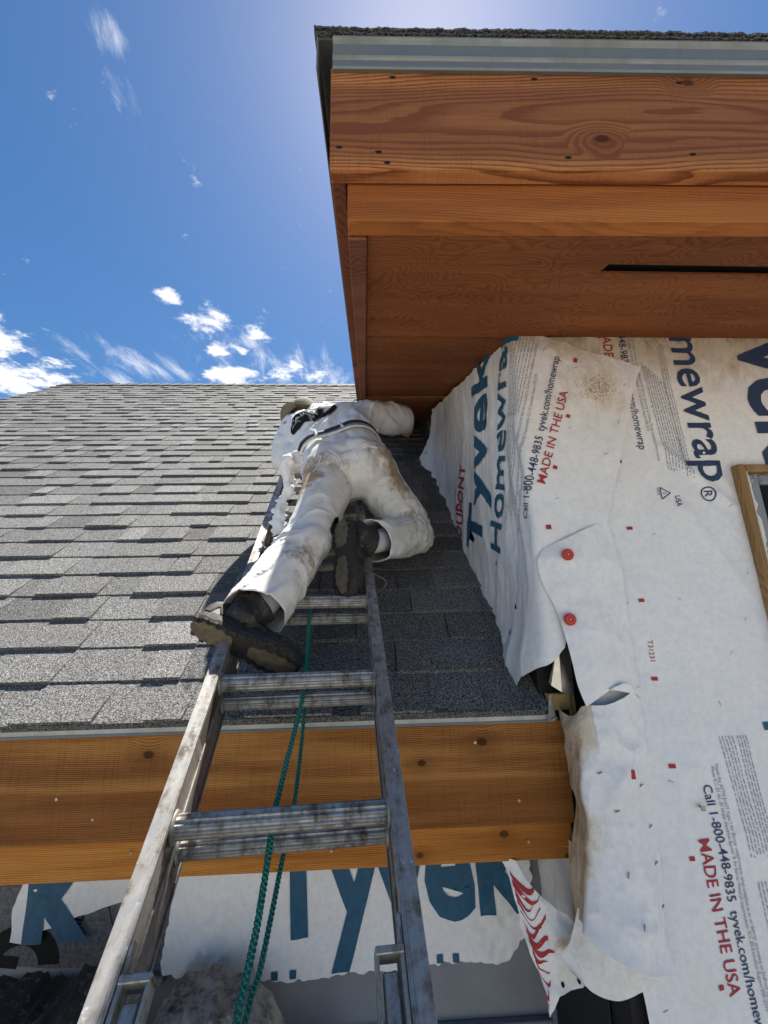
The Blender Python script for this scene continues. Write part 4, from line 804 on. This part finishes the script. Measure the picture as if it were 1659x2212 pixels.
skin = [(J['pelvis'], .09, J['chest'], .10), (J['hipL'], .075, J['hipR'], .075), (J['hipL'], .075, J['kneeL'], .055), (J['kneeL'], .05, J['ankL'], .028), (J['hipR'], .075, J['kneeR'], .055), (J['kneeR'], .05, J['ankR'], .028),
        (J['shL'], .055, J['shR'], .055), (J['chest'], .09, J['neck'], .06), (J['neck'], .055, J['head'], .06), (J['head']+np.array([.0, -.01, .01]), .088, J['head']+np.array([-.025, .05, .0]), .078), (J['head']+np.array([-.03, .12, -.01]), .018, J['head']+np.array([-.02, .10, .02]), .014),
        (J['head']+np.array([-.085, .03, -.02]), .016, J['head']+np.array([-.088, .03, .015]), .016), (J['head']+np.array([.075, .03, -.02]), .016, J['head']+np.array([.078, .03, .015]), .016),
        (J['shL'], .052, J['elbL'], .042), (J['elbL'], .042, J['handL'], .028), (J['shR'], .052, J['elbR'], .042), (J['elbR'], .042, J['handR'], .028),
        (J['ankL'], .026, J['heelL']*.1+J['ankL']*.9, .026), (J['ankR'], .026, J['heelR']*.1+J['ankR']*.9, .026)]
skin += hand(J['handL']+dL*.005, np.array([.35, .5, -.3]), NL, 1)+hand(J['handR']+dR*.005, dR, np.array([0, -.3, 1.0]), -1)
bm, tmp = blob([(tuple(a), r0, tuple(b), r1) for a, r0, b, r1 in skin], .0075, 3); V, N, F = arrays(bm, tmp)
ks = NT('skin'); M['skin'] = ks.fin(ks.mix(ks.ss(ks.noise(30, 4), .3, .7), (.45, .235, .15), (.36, .17, .105)), .5)
person = mk('person', V, F, M['skin'], None, True, org=J['pelvis']-np.array([0, 0, .3]))
tag(person, 'person in stained white work clothes kneeling on the ladder, back turned, reaching under the soffit', 'person')
# ---- trousers
def cloth_mat(name, base, tint, stc, amt=1.0):
    k = NT(name); n = k.noise(16, 5, .65); f = k.noise(420, 2, .6); s = k.attr('stain'); sn = k.noise(26, 6, .7, None, .4)
    col = k.mix(k.ss(n, .35, .7), base, tint)
    w = k.math('MULTIPLY', k.ss(k.math('ADD', s, k.math('MULTIPLY', k.math('SUBTRACT', sn, .5), 1.9)), .35, .85), .8*amt); col = k.mix(w, col, stc)
    w2 = k.math('MULTIPLY', k.ss(k.noise(38, 3, .6, k.map(loc=(4, 2, 7))), .70, .74), .55*amt); col = k.mix(w2, col, tuple(c*.8 for c in stc))
    cr = k.noise(22, 4, .6, None, 1.2); k.bump(k.math('ADD', k.math('MULTIPLY', cr, 1.0), k.math('MULTIPLY', f, .12)), .3, .004)
    return k.fin(col, .85, 0, .2)
M['trouser'] = cloth_mat('stained white trousers', (.79, .77, .73), (.66, .635, .59), (.27, .17, .075))
M['shirt'] = cloth_mat('white shirt cloth', (.82, .82, .82), (.74, .74, .76), (.33, .24, .13), .6)
bk = NL
axW0 = (J['waist']-J['pelvis'])/np.linalg.norm(J['waist']-J['pelvis'])
caps = [(J['hipL'], .122, wl, .112), (J['hipR'], .122, wr_, .112), (J['hipL'], .12, J['hipR'], .12), (J['pelvis'], .125, J['waist'], .115), (J['hipL']+bk*.022, .112, J['pelvis']-LV*.06+bk*.025, .105), (J['hipR']+bk*.022, .112, J['pelvis']+LV*.07+bk*.025, .105),
        (J['hipL'], .108, J['kneeL'], .083), (J['kneeL'], .083, J['ankL']+(J['ankL']-J['kneeL'])*.16, .084), (J['hipR'], .112, J['kneeR'], .090), (J['kneeR'], .088, J['ankR']+(J['ankR']-J['kneeR'])*.04, .072), (J['pelvis']-LV*.05-axW0*.07, .105, J['pelvis']+LV*.07-axW0*.07, .105)]
bm, tmp = blob([(tuple(a), r0, tuple(b), r1) for a, r0, b, r1 in caps], .0085, 4)
axL = J['ankL']-J['kneeL']; axR = J['ankR']-J['kneeR']; axW = J['waist']-J['pelvis']; axW -= LW*(axW@LW); axW /= np.linalg.norm(axW); uW = np.cross(LW, axW)
cutlimb(bm, J['ankL']+axL*.02, axL/np.linalg.norm(axL)+LV*.15, .30); cutlimb(bm, J['ankR']-axR*.02, axR, .165)
beltc = J['waist']+axW*.0
bmesh.ops.bisect_plane(bm, geom=bm.verts[:]+bm.edges[:]+bm.faces[:], plane_co=beltc+axW*.015, plane_no=axW, clear_outer=True)
V, N, F = arrays(bm, tmp)
def limbcoord(V, a, b):
    d = b-a; L = np.linalg.norm(d); d = d/L; t = ((V-a)@d)/L; rad = np.linalg.norm(V-a-np.outer(t*L, d), axis=1); return t, rad
def folds(V, N, a, b, k, amp, seed, width=.15):
    t, rad = limbcoord(V, a, b); q = V-a; d = (b-a)/np.linalg.norm(b-a); s = (V@LV); w = np.exp(-((np.clip(t, -.2, 1.2)-t)**2)*40)*(rad < width)
    return w*amp*ridge(t*k+s*13+1.2*fbm(V[:, 0]*6, V[:, 1]*6, V[:, 2]*6+seed, 2), s*6+seed, seed*1.3)
d = .005*fbm(V[:, 0]*6, V[:, 1]*6, V[:, 2]*6, 2)+.004*crumple(V[:, 0], V[:, 2], V[:, 1], 7., 1.)
d += folds(V, N, J['hipL'], J['kneeL'], 4.0, .007, 1)+folds(V, N, J['kneeL'], J['ankL'], 5.0, .009, 2)+folds(V, N, J['hipR'], J['kneeR'], 4.0, .008, 3)+folds(V, N, J['kneeR'], J['ankR'], 5.5, .011, 4)
crotch = J['pelvis']*.3+(J['hipL']+J['hipR'])*.35+bk*.06-axW*.10; d -= .016*np.exp(-(np.linalg.norm(V-crotch, axis=1)/.035)**2)
V2 = V+N*d[:, None]
def near(V, p, r): return np.clip(1-np.linalg.norm(V-np.asarray(p), axis=1)/r, 0, 1)
st = .95*near(V, (.13, 1.70, .70), .17)+.8*near(V, (.16, 1.72, .55), .12)+.95*near(V, (-.26, 1.62, .60), .15)+.85*near(V, (-.25, 1.58, .48), .12)+.8*near(V, (.20, 1.74, .36), .12)+.5*near(V, (.13, 1.62, .30), .14)+.55*near(V, (-.20, 1.30, .17), .14)+.35*near(V, (-.10, 1.63, .60), .15)+.3*near(V, (-.18, 1.62, .42), .08)+.12
tr = mk('trousers', V2, F, M['trouser'], person, True, {'stain': st}); tag(tr, 'baggy white painter trousers with brown stains')
so_ = tr.modifiers.new('thick', 'SOLIDIFY'); so_.thickness = .003; so_.offset = -1
bt = BVHTree.FromPolygons([tuple(v) for v in V2], F)
def strip(name, pts, bvh, w, lift, mat, parent, n=40, h=None):
    P = crom(np.array(pts, float), n); Q, NN = [], []
    for p in P:
        c, nn, *_ = bvh.find_nearest(Vector(p)); Q.append(np.array(c)); NN.append(np.array(nn))
    Q, NN = np.array(Q), np.array(NN)
    for _ in range(2): Q[1:-1] = (Q[:-2]+Q[1:-1]*2+Q[2:])/4; NN[1:-1] = NN[:-2]+NN[1:-1]*2+NN[2:]
    NN /= np.linalg.norm(NN, axis=1)[:, None]; T = np.gradient(Q, axis=0); T /= np.linalg.norm(T, axis=1)[:, None]+1e-9; S = np.cross(NN, T)
    rows = [Q-S*w/2-NN*.001, Q-S*w/2*.8+NN*lift, Q+S*w/2*.8+NN*lift, Q+S*w/2-NN*.001]; A = np.concatenate(rows)
    return mk(name, A, [(a*n+i, a*n+i+1, (a+1)*n+i+1, (a+1)*n+i) for a in range(3) for i in range(n-1)], mat, parent, True, {'stain': np.full(len(A), .1)})
strip('seam', [(-.15, 1.632, .722), (-.127, 1.643, .673), (-.097, 1.662, .593), (-.07, 1.68, .53)], bt, .007, .0025, M['trouser'], tr)
strip('pocket_edge', [(.048, 1.624, .718), (0, 1.63, .706), (-.057, 1.636, .691)], bt, .006, .002, M['trouser'], tr, 24)
strip('pocket_edge', [(-.057, 1.636, .691), (-.011, 1.652, .616), (.036, 1.670, .534), (.108, 1.666, .538)], bt, .006, .002, M['trouser'], tr)
strip('pocket_edge', [(-.190, 1.607, .66), (-.196, 1.607, .623), (-.193, 1.626, .546)], bt, .006, .002, M['trouser'], tr, 20)
strip('pocket_edge', [(-.169, 1.583, .507), (-.182, 1.59, .481), (-.246, 1.597, .468)], bt, .006, .002, M['trouser'], tr, 20)
strip('seam', [J['hipR']+LV*.12+bk*.04, (J['hipR']+J['kneeR'])/2+LV*.1+bk*.06, J['kneeR']+LV*.04+bk*.09, (J['kneeR']+J['ankR'])/2+bk*.09-np.array([0, 0, .05])], bt, .006, .002, M['trouser'], tr)
# ---- belt
def band(V, c, ax, lo, hi, off, n=72):
    h = (V-c)@ax; q = V[np.abs(h) < .02]-c; a = np.arctan2(q@uW, q@LW); r = np.hypot(q@uW, q@LW); R = np.zeros(n)
    for k in range(n):
        m = np.abs((a-2*math.pi*k/n+math.pi) % (2*math.pi)-math.pi) < .14; R[k] = r[m].max() if m.any() else np.nan
    R = np.where(np.isnan(R), np.nanmean(R), R); R = sum(np.roll(R, s) for s in (-2, -1, 0, 1, 2))/5+off
    dirs = np.array([LW*math.cos(2*math.pi*k/n)+uW*math.sin(2*math.pi*k/n) for k in range(n)])
    rings = [c+dirs*(R-.006)[:, None]+ax*lo, c+dirs*R[:, None]+ax*(lo+.002), c+dirs*R[:, None]+ax*(hi-.002), c+dirs*(R-.006)[:, None]+ax*hi]
    return np.concatenate(rings), [(i*n+j, i*n+(j+1) % n, (i+1)*n+(j+1) % n, (i+1)*n+j) for i in range(3) for j in range(n)], dirs, R
bc = beltc-axW*.004; BV, BF, bd, bR = band(V2, bc, axW, -.018, .018, .013)
mk('belt', BV, BF, flat('navy webbing belt', (.018, .022, .035), .7), person, True)
WV, WF, *_ = band(V2, bc-axW*.03, axW, -.014, .012, .004); mk('waistband', WV, WF, M['trouser'], tr, True, {'stain': np.full(len(WV), .1)})
for k in (3, 14, 24, 34, 52):
    p = bc+bd[k]*(bR[k]+.003); tng = np.cross(axW, bd[k]); mk('belt_loop', *frame_box(p, tng, bd[k], axW, -.006, .006, -.004, .003, -.036, .026, .001), M['trouser'], tr, attrs=None)
# ---- shirt
caps = [(wl-axW*.02, .100, cl, .132), (wr_-axW*.02, .100, cr, .128), (J['waist']-axW*.02, .102, J['chest'], .135), (cl, .122, J['shL']+LV*.02, .092), (cr, .115, J['shR']-LV*.02, .090), (J['shL'], .088, J['shR'], .090), (J['chest'], .13, J['neck'], .07),
        (J['shL'], .086, J['elbL'], .080), (wl, .10, J['elbL']+LV*.03, .075), (J['elbL'], .076, J['handL'], .055), (J['shR'], .086, J['elbR'], .080), (J['elbR'], .076, J['handR'], .052), (J['shR']*.45+J['elbR']*.55+np.array([0, -.02, -.05]), .060, J['elbR']+np.array([-.03, -.01, -.03]), .06)]
bm, tmp = blob([(tuple(a), r0, tuple(b), r1) for a, r0, b, r1 in caps], .0095, 6)
bmesh.ops.bisect_plane(bm, geom=bm.verts[:]+bm.edges[:]+bm.faces[:], plane_co=beltc+axW*.008, plane_no=-axW, clear_outer=True)
cutlimb(bm, J['handL']-dL*.02, dL, .09); cutlimb(bm, J['handR']-dR*.02, dR, .09)
V, N, F = arrays(bm, tmp); q = V-beltc; s = V@LV; t = q@axW
d = .005*fbm(V[:, 0]*6, V[:, 1]*6, V[:, 2]*6+3, 2)+.004*crumple(V[:, 0], V[:, 2], V[:, 1], 8., 4.)
dg1 = t*7-s*9; d += .013*ridge(dg1*1.3+.5*fbm(V[:, 0]*5, V[:, 1]*5, V[:, 2]*5, 2), (t*2+s*3), 2.)*np.exp(-((s-(beltc+LV*.02)@LV)/.2)**2)+.009*ridge(t*9-s*16, (t+s)*2.5, 9.)*np.clip(t/.06, 0, 1)
wrk = np.exp(-(np.linalg.norm(V-(J['shR']*.5+J['elbR']*.5), axis=1)/.15)**2); d += wrk*.013*ridge(V@((J['elbR']-J['shR'])/.2)*15+V[:, 2]*6, V[:, 2]*9, 4.)
wrk = np.exp(-(np.linalg.norm(V-(J['shL']*.4+J['elbL']*.6), axis=1)/.16)**2); d += wrk*.013*ridge(V[:, 2]*15+V[:, 0]*6, V[:, 0]*6, 7.)
d = d*np.clip((t-.012)/.05, 0, 1)+.010*np.clip((t-.016)/.02, 0, 1)*np.exp(-((t-.06)/.05)**2)*(.5+.5*np.sin(s*60+2*fbm(s*8, 1)))
V3 = V+N*d[:, None]; st = .10+.35*near(V, J['elbL']+np.array([.05, -.08, -.02]), .12)+.3*near(V, J['elbR']+np.array([-.05, -.08, .05]), .09)
sh = mk('shirt', V3, F, M['shirt'], person, True, {'stain': st}); tag(sh, 'long-sleeved white work shirt with black back print')
so_ = sh.modifiers.new('thick', 'SOLIDIFY'); so_.thickness = .003; so_.offset = -1
bs_ = BVHTree.FromPolygons([tuple(v) for v in V3], F)
E1 = np.array([.92, -.06, .38]); E1 /= np.linalg.norm(E1); LG = np.array([-.262, 1.955, .985]); E3 = NL-E1*(NL@E1); E3 /= np.linalg.norm(E3); E2 = np.cross(E3, E1)
def decal(name, P2, F, mat, lift):
    out = []
    for a, b in P2:
        p = LG+E1*a+E2*b; h = bs_.ray_cast(Vector(p+E3*.3), Vector(-E3)); out.append(np.array(h[0])+E3*lift if h[0] else p)
    return mk(name, out, F, mat, sh, True)
nu, nv = 40, 16; P2, F2 = [], []
for j in range(nv):
    for i in range(nu):
        u, v = i/(nu-1)*2-1, j/(nv-1)*2-1; hh = .056*math.sqrt(max(0, 1-abs(u)**2.6))*(1+.18*float(fbm(u*6, 3)))
        P2.append((.135*u, v*hh+.006*u))
F2 = [(j*nu+i, j*nu+i+1, (j+1)*nu+i+1, (j+1)*nu+i) for j in range(nv-1) for i in range(nu-1)]
decal('back_print', P2, F2, flat('black shirt print', (.012, .012, .014), .8, 0, .2, .2, 90), .006)
Vt, Ft = text2d('PAINT', .0, .12); sx = .15/Vt[:, 0].max(); decal('print_lettering', [(-.118+x*sx, .004+y*.030) for x, y in Vt], Ft, M['wrap'], .0085)
for c0, c1, rr_ in ((-.095, -.03, .03), (-.06, -.035, .05), (-.02, -.03, .04)):
    a = np.linspace(.2, 2.4, 14); P2 = [(c0+(rr_+o)*math.cos(t), c1+(rr_+o)*.8*math.sin(t)) for o in (0, .0025) for t in a]; decal('print_line', P2, [(i, i+1, 15+i, 14+i) for i in range(13)], M['wrap'], .0085)
lp = [(-.140+.012*math.cos(t), -.012+.02*math.sin(t)) for t in np.linspace(0, 6.3, 18)]
mk('cord_loop', *tube([LG+E1*a+E2*b+E3*.035 for a, b in lp], .002, 6), M['black'], sh)
# ---- hat
Hc = J['head']+np.array([-.005, -.012, .0]); ha = np.array([-.12, .35, .93]); ha /= np.linalg.norm(ha); hx = np.cross(ha, [0, 1, 0.]); hx /= np.linalg.norm(hx); hy = np.cross(ha, hx)
prof = [(.003, .128), (.05, .124), (.082, .105), (.098, .070), (.104, .03), (.106, .008), (.112, .004), (.148, -.004), (.150, -.008), (.112, -.002), (.103, .0)]
n = 40; V = []
for i, (r, h) in enumerate(prof):
    for j in range(n):
        t = 2*math.pi*j/n; k = 1 if i < 6 or i > 8 else 0; fl = 0 if k else .030*math.sin(2*t+.6)+.012*math.sin(3*t); V.append(Hc+hx*r*math.cos(t)*.93+hy*r*math.sin(t)*1.08+ha*(h+fl+.002*math.sin(7*t)))
hat = mk('hat', V, [(i*n+j, i*n+(j+1) % n, (i+1)*n+(j+1) % n, (i+1)*n+j) for i in range(len(prof)-1) for j in range(n)]+[tuple(range(n))[::-1]], flat('khaki hat cloth', (.22, .20, .14), .9, 0, .2, .3, 60), person, True); tag(hat, 'khaki brimmed hat')
# ---- shoes and socks
def frame_of(heel, toe, u):
    a = toe-heel; L = np.linalg.norm(a); a = a/L; u = np.array(u, float); u = u-a*(u@a); u /= np.linalg.norm(u); return a, np.cross(u, a), u, L
M['sole'] = flat('dark rubber sole', (.035, .033, .030), .75, 0, .35, .3, 70); M['tan'] = flat('worn tan outsole', (.155, .125, .082), .8, 0, .25, .5, 40)
ku = NT('worn black leather'); un = ku.noise(60, 6, .7); M['upper'] = ku.fin(ku.mix(ku.ss(un, .5, .78), (.022, .021, .020), (.13, .105, .075)), .6); ku.bump(un, .4, .002)
M['upper2'] = flat('grey brown leather', (.055, .045, .034), .75, 0, .3, .35, 60); M['sock'] = flat('grey white sock', (.58, .57, .60), .9)
def outline(n=56):                                          # sole outline, unit length 0..1 along x, half widths
    xs = np.array([0, .02, .06, .14, .26, .42, .55, .68, .80, .90, .96, .99, 1.0]); wi = np.array([0, .062, .098, .122, .118, .100, .112, .140, .148, .125, .085, .045, 0]); wo = np.array([0, .062, .100, .128, .128, .126, .150, .172, .165, .130, .085, .045, 0])
    t = (1-np.cos(np.linspace(0, math.pi, n//2+1)))/2; return t, np.interp(t, xs, wi), np.interp(t, xs, wo)
def shoe(heel, toe, ank, knee, uh, inner, name, label, shaft=.02):
    a, y, u, L = frame_of(heel, toe, uh); L = .305; o0 = heel-a*.018; y = y*inner
    def Q(x, v, h): return o0+a*x*L+y*v*L+u*h
    t, wi, wo = outline(); n = len(t); ring = [(t[i], wi[i]) for i in range(n)]+[(t[i], -wo[i]) for i in range(n-2, 0, -1)]; m = len(ring)
    sp = lambda x: .010*np.clip((x-.72)/.28, 0, 1)**2+.004*np.clip((.1-x)/.1, 0, 1)             # toe spring
    up_rows = []; hs = [0, .010, .024, .034]; sc = [.95, 1.0, .985, .95]
    V = []
    for h, s_ in zip(hs, sc):
        for k, (x, v) in enumerate(ring):
            z = .004*math.sin(k*1.9)*(1 if h == .024 else 0)+.0035*(1 if (k // 2) % 2 and h < .012 else 0); V.append(Q(.5+(x-.5)*(.985 if h in (0, .034) else 1.0), v*s_*(1+(.05 if (k//2) % 2 and h < .02 else 0)), h+sp(x)-.004+z))
    Fs = [(i*m+j, i*m+(j+1) % m, (i+1)*m+(j+1) % m, (i+1)*m+j) for i in range(3) for j in range(m)]+[tuple(range(m))[::-1], tuple(3*m+j for j in range(m))]
    root = mk(name, V, Fs, M['sole'], person); tag(root, label)
    for lo, hi, sh_ in ((.015, .40, .80), (.55, .97, .55)):                                      # tan tread panels
        xs = np.linspace(lo, hi, 18); pi = np.interp(xs, t, wi)*sh_; po = np.interp(xs, t, wo)*sh_; wob = 1+.13*np.sin(np.arange(18)*1.7)
        e = np.sin(np.linspace(0.25, math.pi-.25, 18))**.35
        ringp = [(xs[i], pi[i]*wob[i]*e[i]) for i in range(18)]+[(xs[i], -po[i]*wob[17-i]*e[i]) for i in range(17, -1, -1)]; mm = len(ringp)
        Vp = [Q(x, v, hh+sp(x)) for hh in (-.001, -.0085) for x, v in ringp]
        mk('tread_panel', Vp, [tuple(range(mm, 2*mm)), *[(j, (j+1) % mm, mm+(j+1) % mm, mm+j) for j in range(mm)]], M['tan'], root)
    for k in range(11):                                                                         # lugs between the panels and round the edge
        x = .05+.088*k
        for sd, ww in ((1, wi), (-1, wo)):
            w = np.interp(x, t, ww); c = Q(x, sd*w*.86, -.004+float(sp(x))); mk('lug', *frame_box(c, a, y, u, -.006, .006, -.008, .007, -.004, .006, .002), M['sole'], root)
    # upper: lofted rings over the last, rising to the ankle collar
    rows = []; nx = 26
    for i in range(nx):
        x = .015+.97*i/(nx-1); w1_, w2_ = np.interp(x, t, wi)*.95, np.interp(x, t, wo)*.93
        top = np.interp(x, [0, .04, .12, .30, .40, .55, .75, .90, .97, 1.0], [.075, .100, .112, .112, .100, .078, .056, .046, .034, .026])
        row = []
        for j in range(19):
            th = math.pi*j/18; c, s_ = math.cos(th), math.sin(th); ww = w1_ if c > 0 else w2_; pinch = 1-.42*(s_**1.3)*np.interp(x, [0, .35, .6, 1], [.55, .75, .35, .05])
            row.append(Q(x, math.copysign(abs(c)**.75, c)*ww*pinch, .030+sp(x)+(top-.030)*s_**.8))
        rows.append(row)
    A = np.array(rows); Vu = A.reshape(-1, 3); Fu = [(i*19+j, i*19+j+1, (i+1)*19+j+1, (i+1)*19+j) for i in range(nx-1) for j in range(18)]+[tuple(range(19))[::-1], tuple((nx-1)*19+j for j in range(19))]
    bmu = mk('shoe_upper', Vu, Fu, M['upper'], root, True)
    bvu = BVHTree.FromPolygons([tuple(v) for v in Vu], Fu)
    xa = float(np.clip(((ank-o0)@a)/L, .17, .36)); va = float(np.clip(((ank-o0)@y)/L, -.06, .06)); cc = Q(xa, va, .100); cv = ank-cc; cv /= np.linalg.norm(cv)                                  # padded collar
    ring2 = [cc+a*.047*math.cos(q)+y*.040*math.sin(q)+u*(.006+.006*math.cos(q+2.5)) for q in np.linspace(0, 2*math.pi, 33)]
    mk('collar', *tube(ring2, .0125, 10), M['upper2'], root, True)
    Vs, Fs_ = tube(crom(np.array([cc-u*.05, cc, cc*.5+ank*.5+u*.008, ank+(knee-ank)*.08, ank+(knee-ank)*.35]), 14), np.interp(np.arange(14), [0, 4, 8, 13], [.034, .038, .040, .046]), 28, rfun=lambda q: 1+.025*math.sin(q*28)); mk('sock', Vs, Fs_, M['sock'], root, True)
    mk('shoe_shaft', *tube(crom(np.array([cc-u*.06, cc, cc*.5+ank*.5+u*.012, ank+(knee-ank)*(shaft+.02)])[:3 if shaft < 0 else 4], 12), np.interp(np.arange(12), [0, 5, 11], [.050, .051, .052]), 28, rfun=lambda q: 1+.02*math.sin(q*5)), M['upper'], root, True)
    for x0, x1, sd in ((.74, .93, 1), (.74, .93, -1), (.05, .22, 1), (.05, .22, -1), (.42, .62, 1), (.42, .62, -1)):   # overlays
        pts = [Q(x0, sd*.16, .034), Q((x0+x1)/2, sd*.15, .062 if x0 > .3 else .075), Q(x1, sd*.14, .036)]
        strip('overlay', pts, bvu, .022, .0028, M['upper2'], root, 18)
    for k in range(5):
        x = .40+.055*k; strip('lace', [Q(x, .06, np.interp(x, [.4, .65], [.10, .066])), Q(x+.02, 0, .12), Q(x, -.06, np.interp(x, [.4, .65], [.10, .066]))], bvu, .006, .004, M['tan'], root, 12)
    q = np.linspace(0, 2*math.pi, 21); ctr = Q(.30, -.125, .062); eb = []
    for rr_ in (.011, .014):
        for w in q: c_, nn, *_ = bvu.find_nearest(Vector(ctr+a*rr_*math.cos(w)+u*rr_*math.sin(w))); eb.append(np.array(c_)+np.array(nn)*.001)
    mk('emblem', eb, [(i, i+1, 22+i, 21+i) for i in range(20)], flat('yellow thread', (.45, .36, .06), .6), root)
    return root, Q
shL_, QL = shoe(J['heelL'], J['toeL'], J['ankL'], J['kneeL'], (.30, .76, .50), 1, 'shoe', 'black work shoe planted on the rung, sole turned outwards', .06)
shR_, QR = shoe(J['heelR'], J['toeR'], J['ankR'], J['kneeR'], (.62, .72, -.15), 1, 'shoe', 'black work shoe with its worn tan sole facing back', -1)
for sgn in (1, -1):                                         # untied lace
    b = np.array([-.035, 1.375, .165]); pts = crom(np.array([b, b+[.03, -.03, -.02], b+[.07*sgn+.03, -.02, -.06], b+[.045, -.01, -.10], b+[.01, .0, -.06+.02*sgn]]), 40); mk('loose_lace', *tube(pts, .0022, 6), M['tan'], shR_, True)
# ================================================================== rag
RS = np.array([-.022, -.03, .0])
R_ = [[(-.285, 1.640, .640), (-.255, 1.60, .645), (-.225, 1.625, .640)], [(-.325, 1.632, .600), (-.285, 1.575, .610), (-.238, 1.612, .612)], [(-.318, 1.628, .555), (-.285, 1.575, .562), (-.253, 1.616, .570)], [(-.300, 1.620, .505), (-.280, 1.59, .510), (-.258, 1.614, .515)], [(-.322, 1.612, .450), (-.290, 1.585, .458), (-.258, 1.604, .465)], [(-.328, 1.602, .410), (-.308, 1.585, .412), (-.288, 1.598, .418)], [(-.336, 1.596, .355), (-.310, 1.575, .365), (-.286, 1.588, .378)], [(-.322, 1.596, .302), (-.300, 1.58, .310), (-.280, 1.590, .322)]]
R_ = [[np.array(p)+RS for p in r] for r in R_]; V, F = loft(R_, 36, 90, .012, 16, 3, .012); c = V+np.stack([fbm(V[:, 0]*45+q*9, V[:, 2]*40, V[:, 1]*45, 3)*.004 for q in range(3)], -1); eg = np.abs((np.arange(len(V)) % 36)/35-.5)*2; c[:, 0] += (eg**4)*.016*fbm(V[:, 2]*70, 3+V[:, 0]*30, 0, 3)
rag = mk('rag', c, F, M['shirt'], None, True, {'stain': np.full(len(V), .05)}); tag(rag, 'knotted white rag hanging from the left trouser pocket', 'rag')
rag.modifiers.new('thick', 'SOLIDIFY').thickness = .003
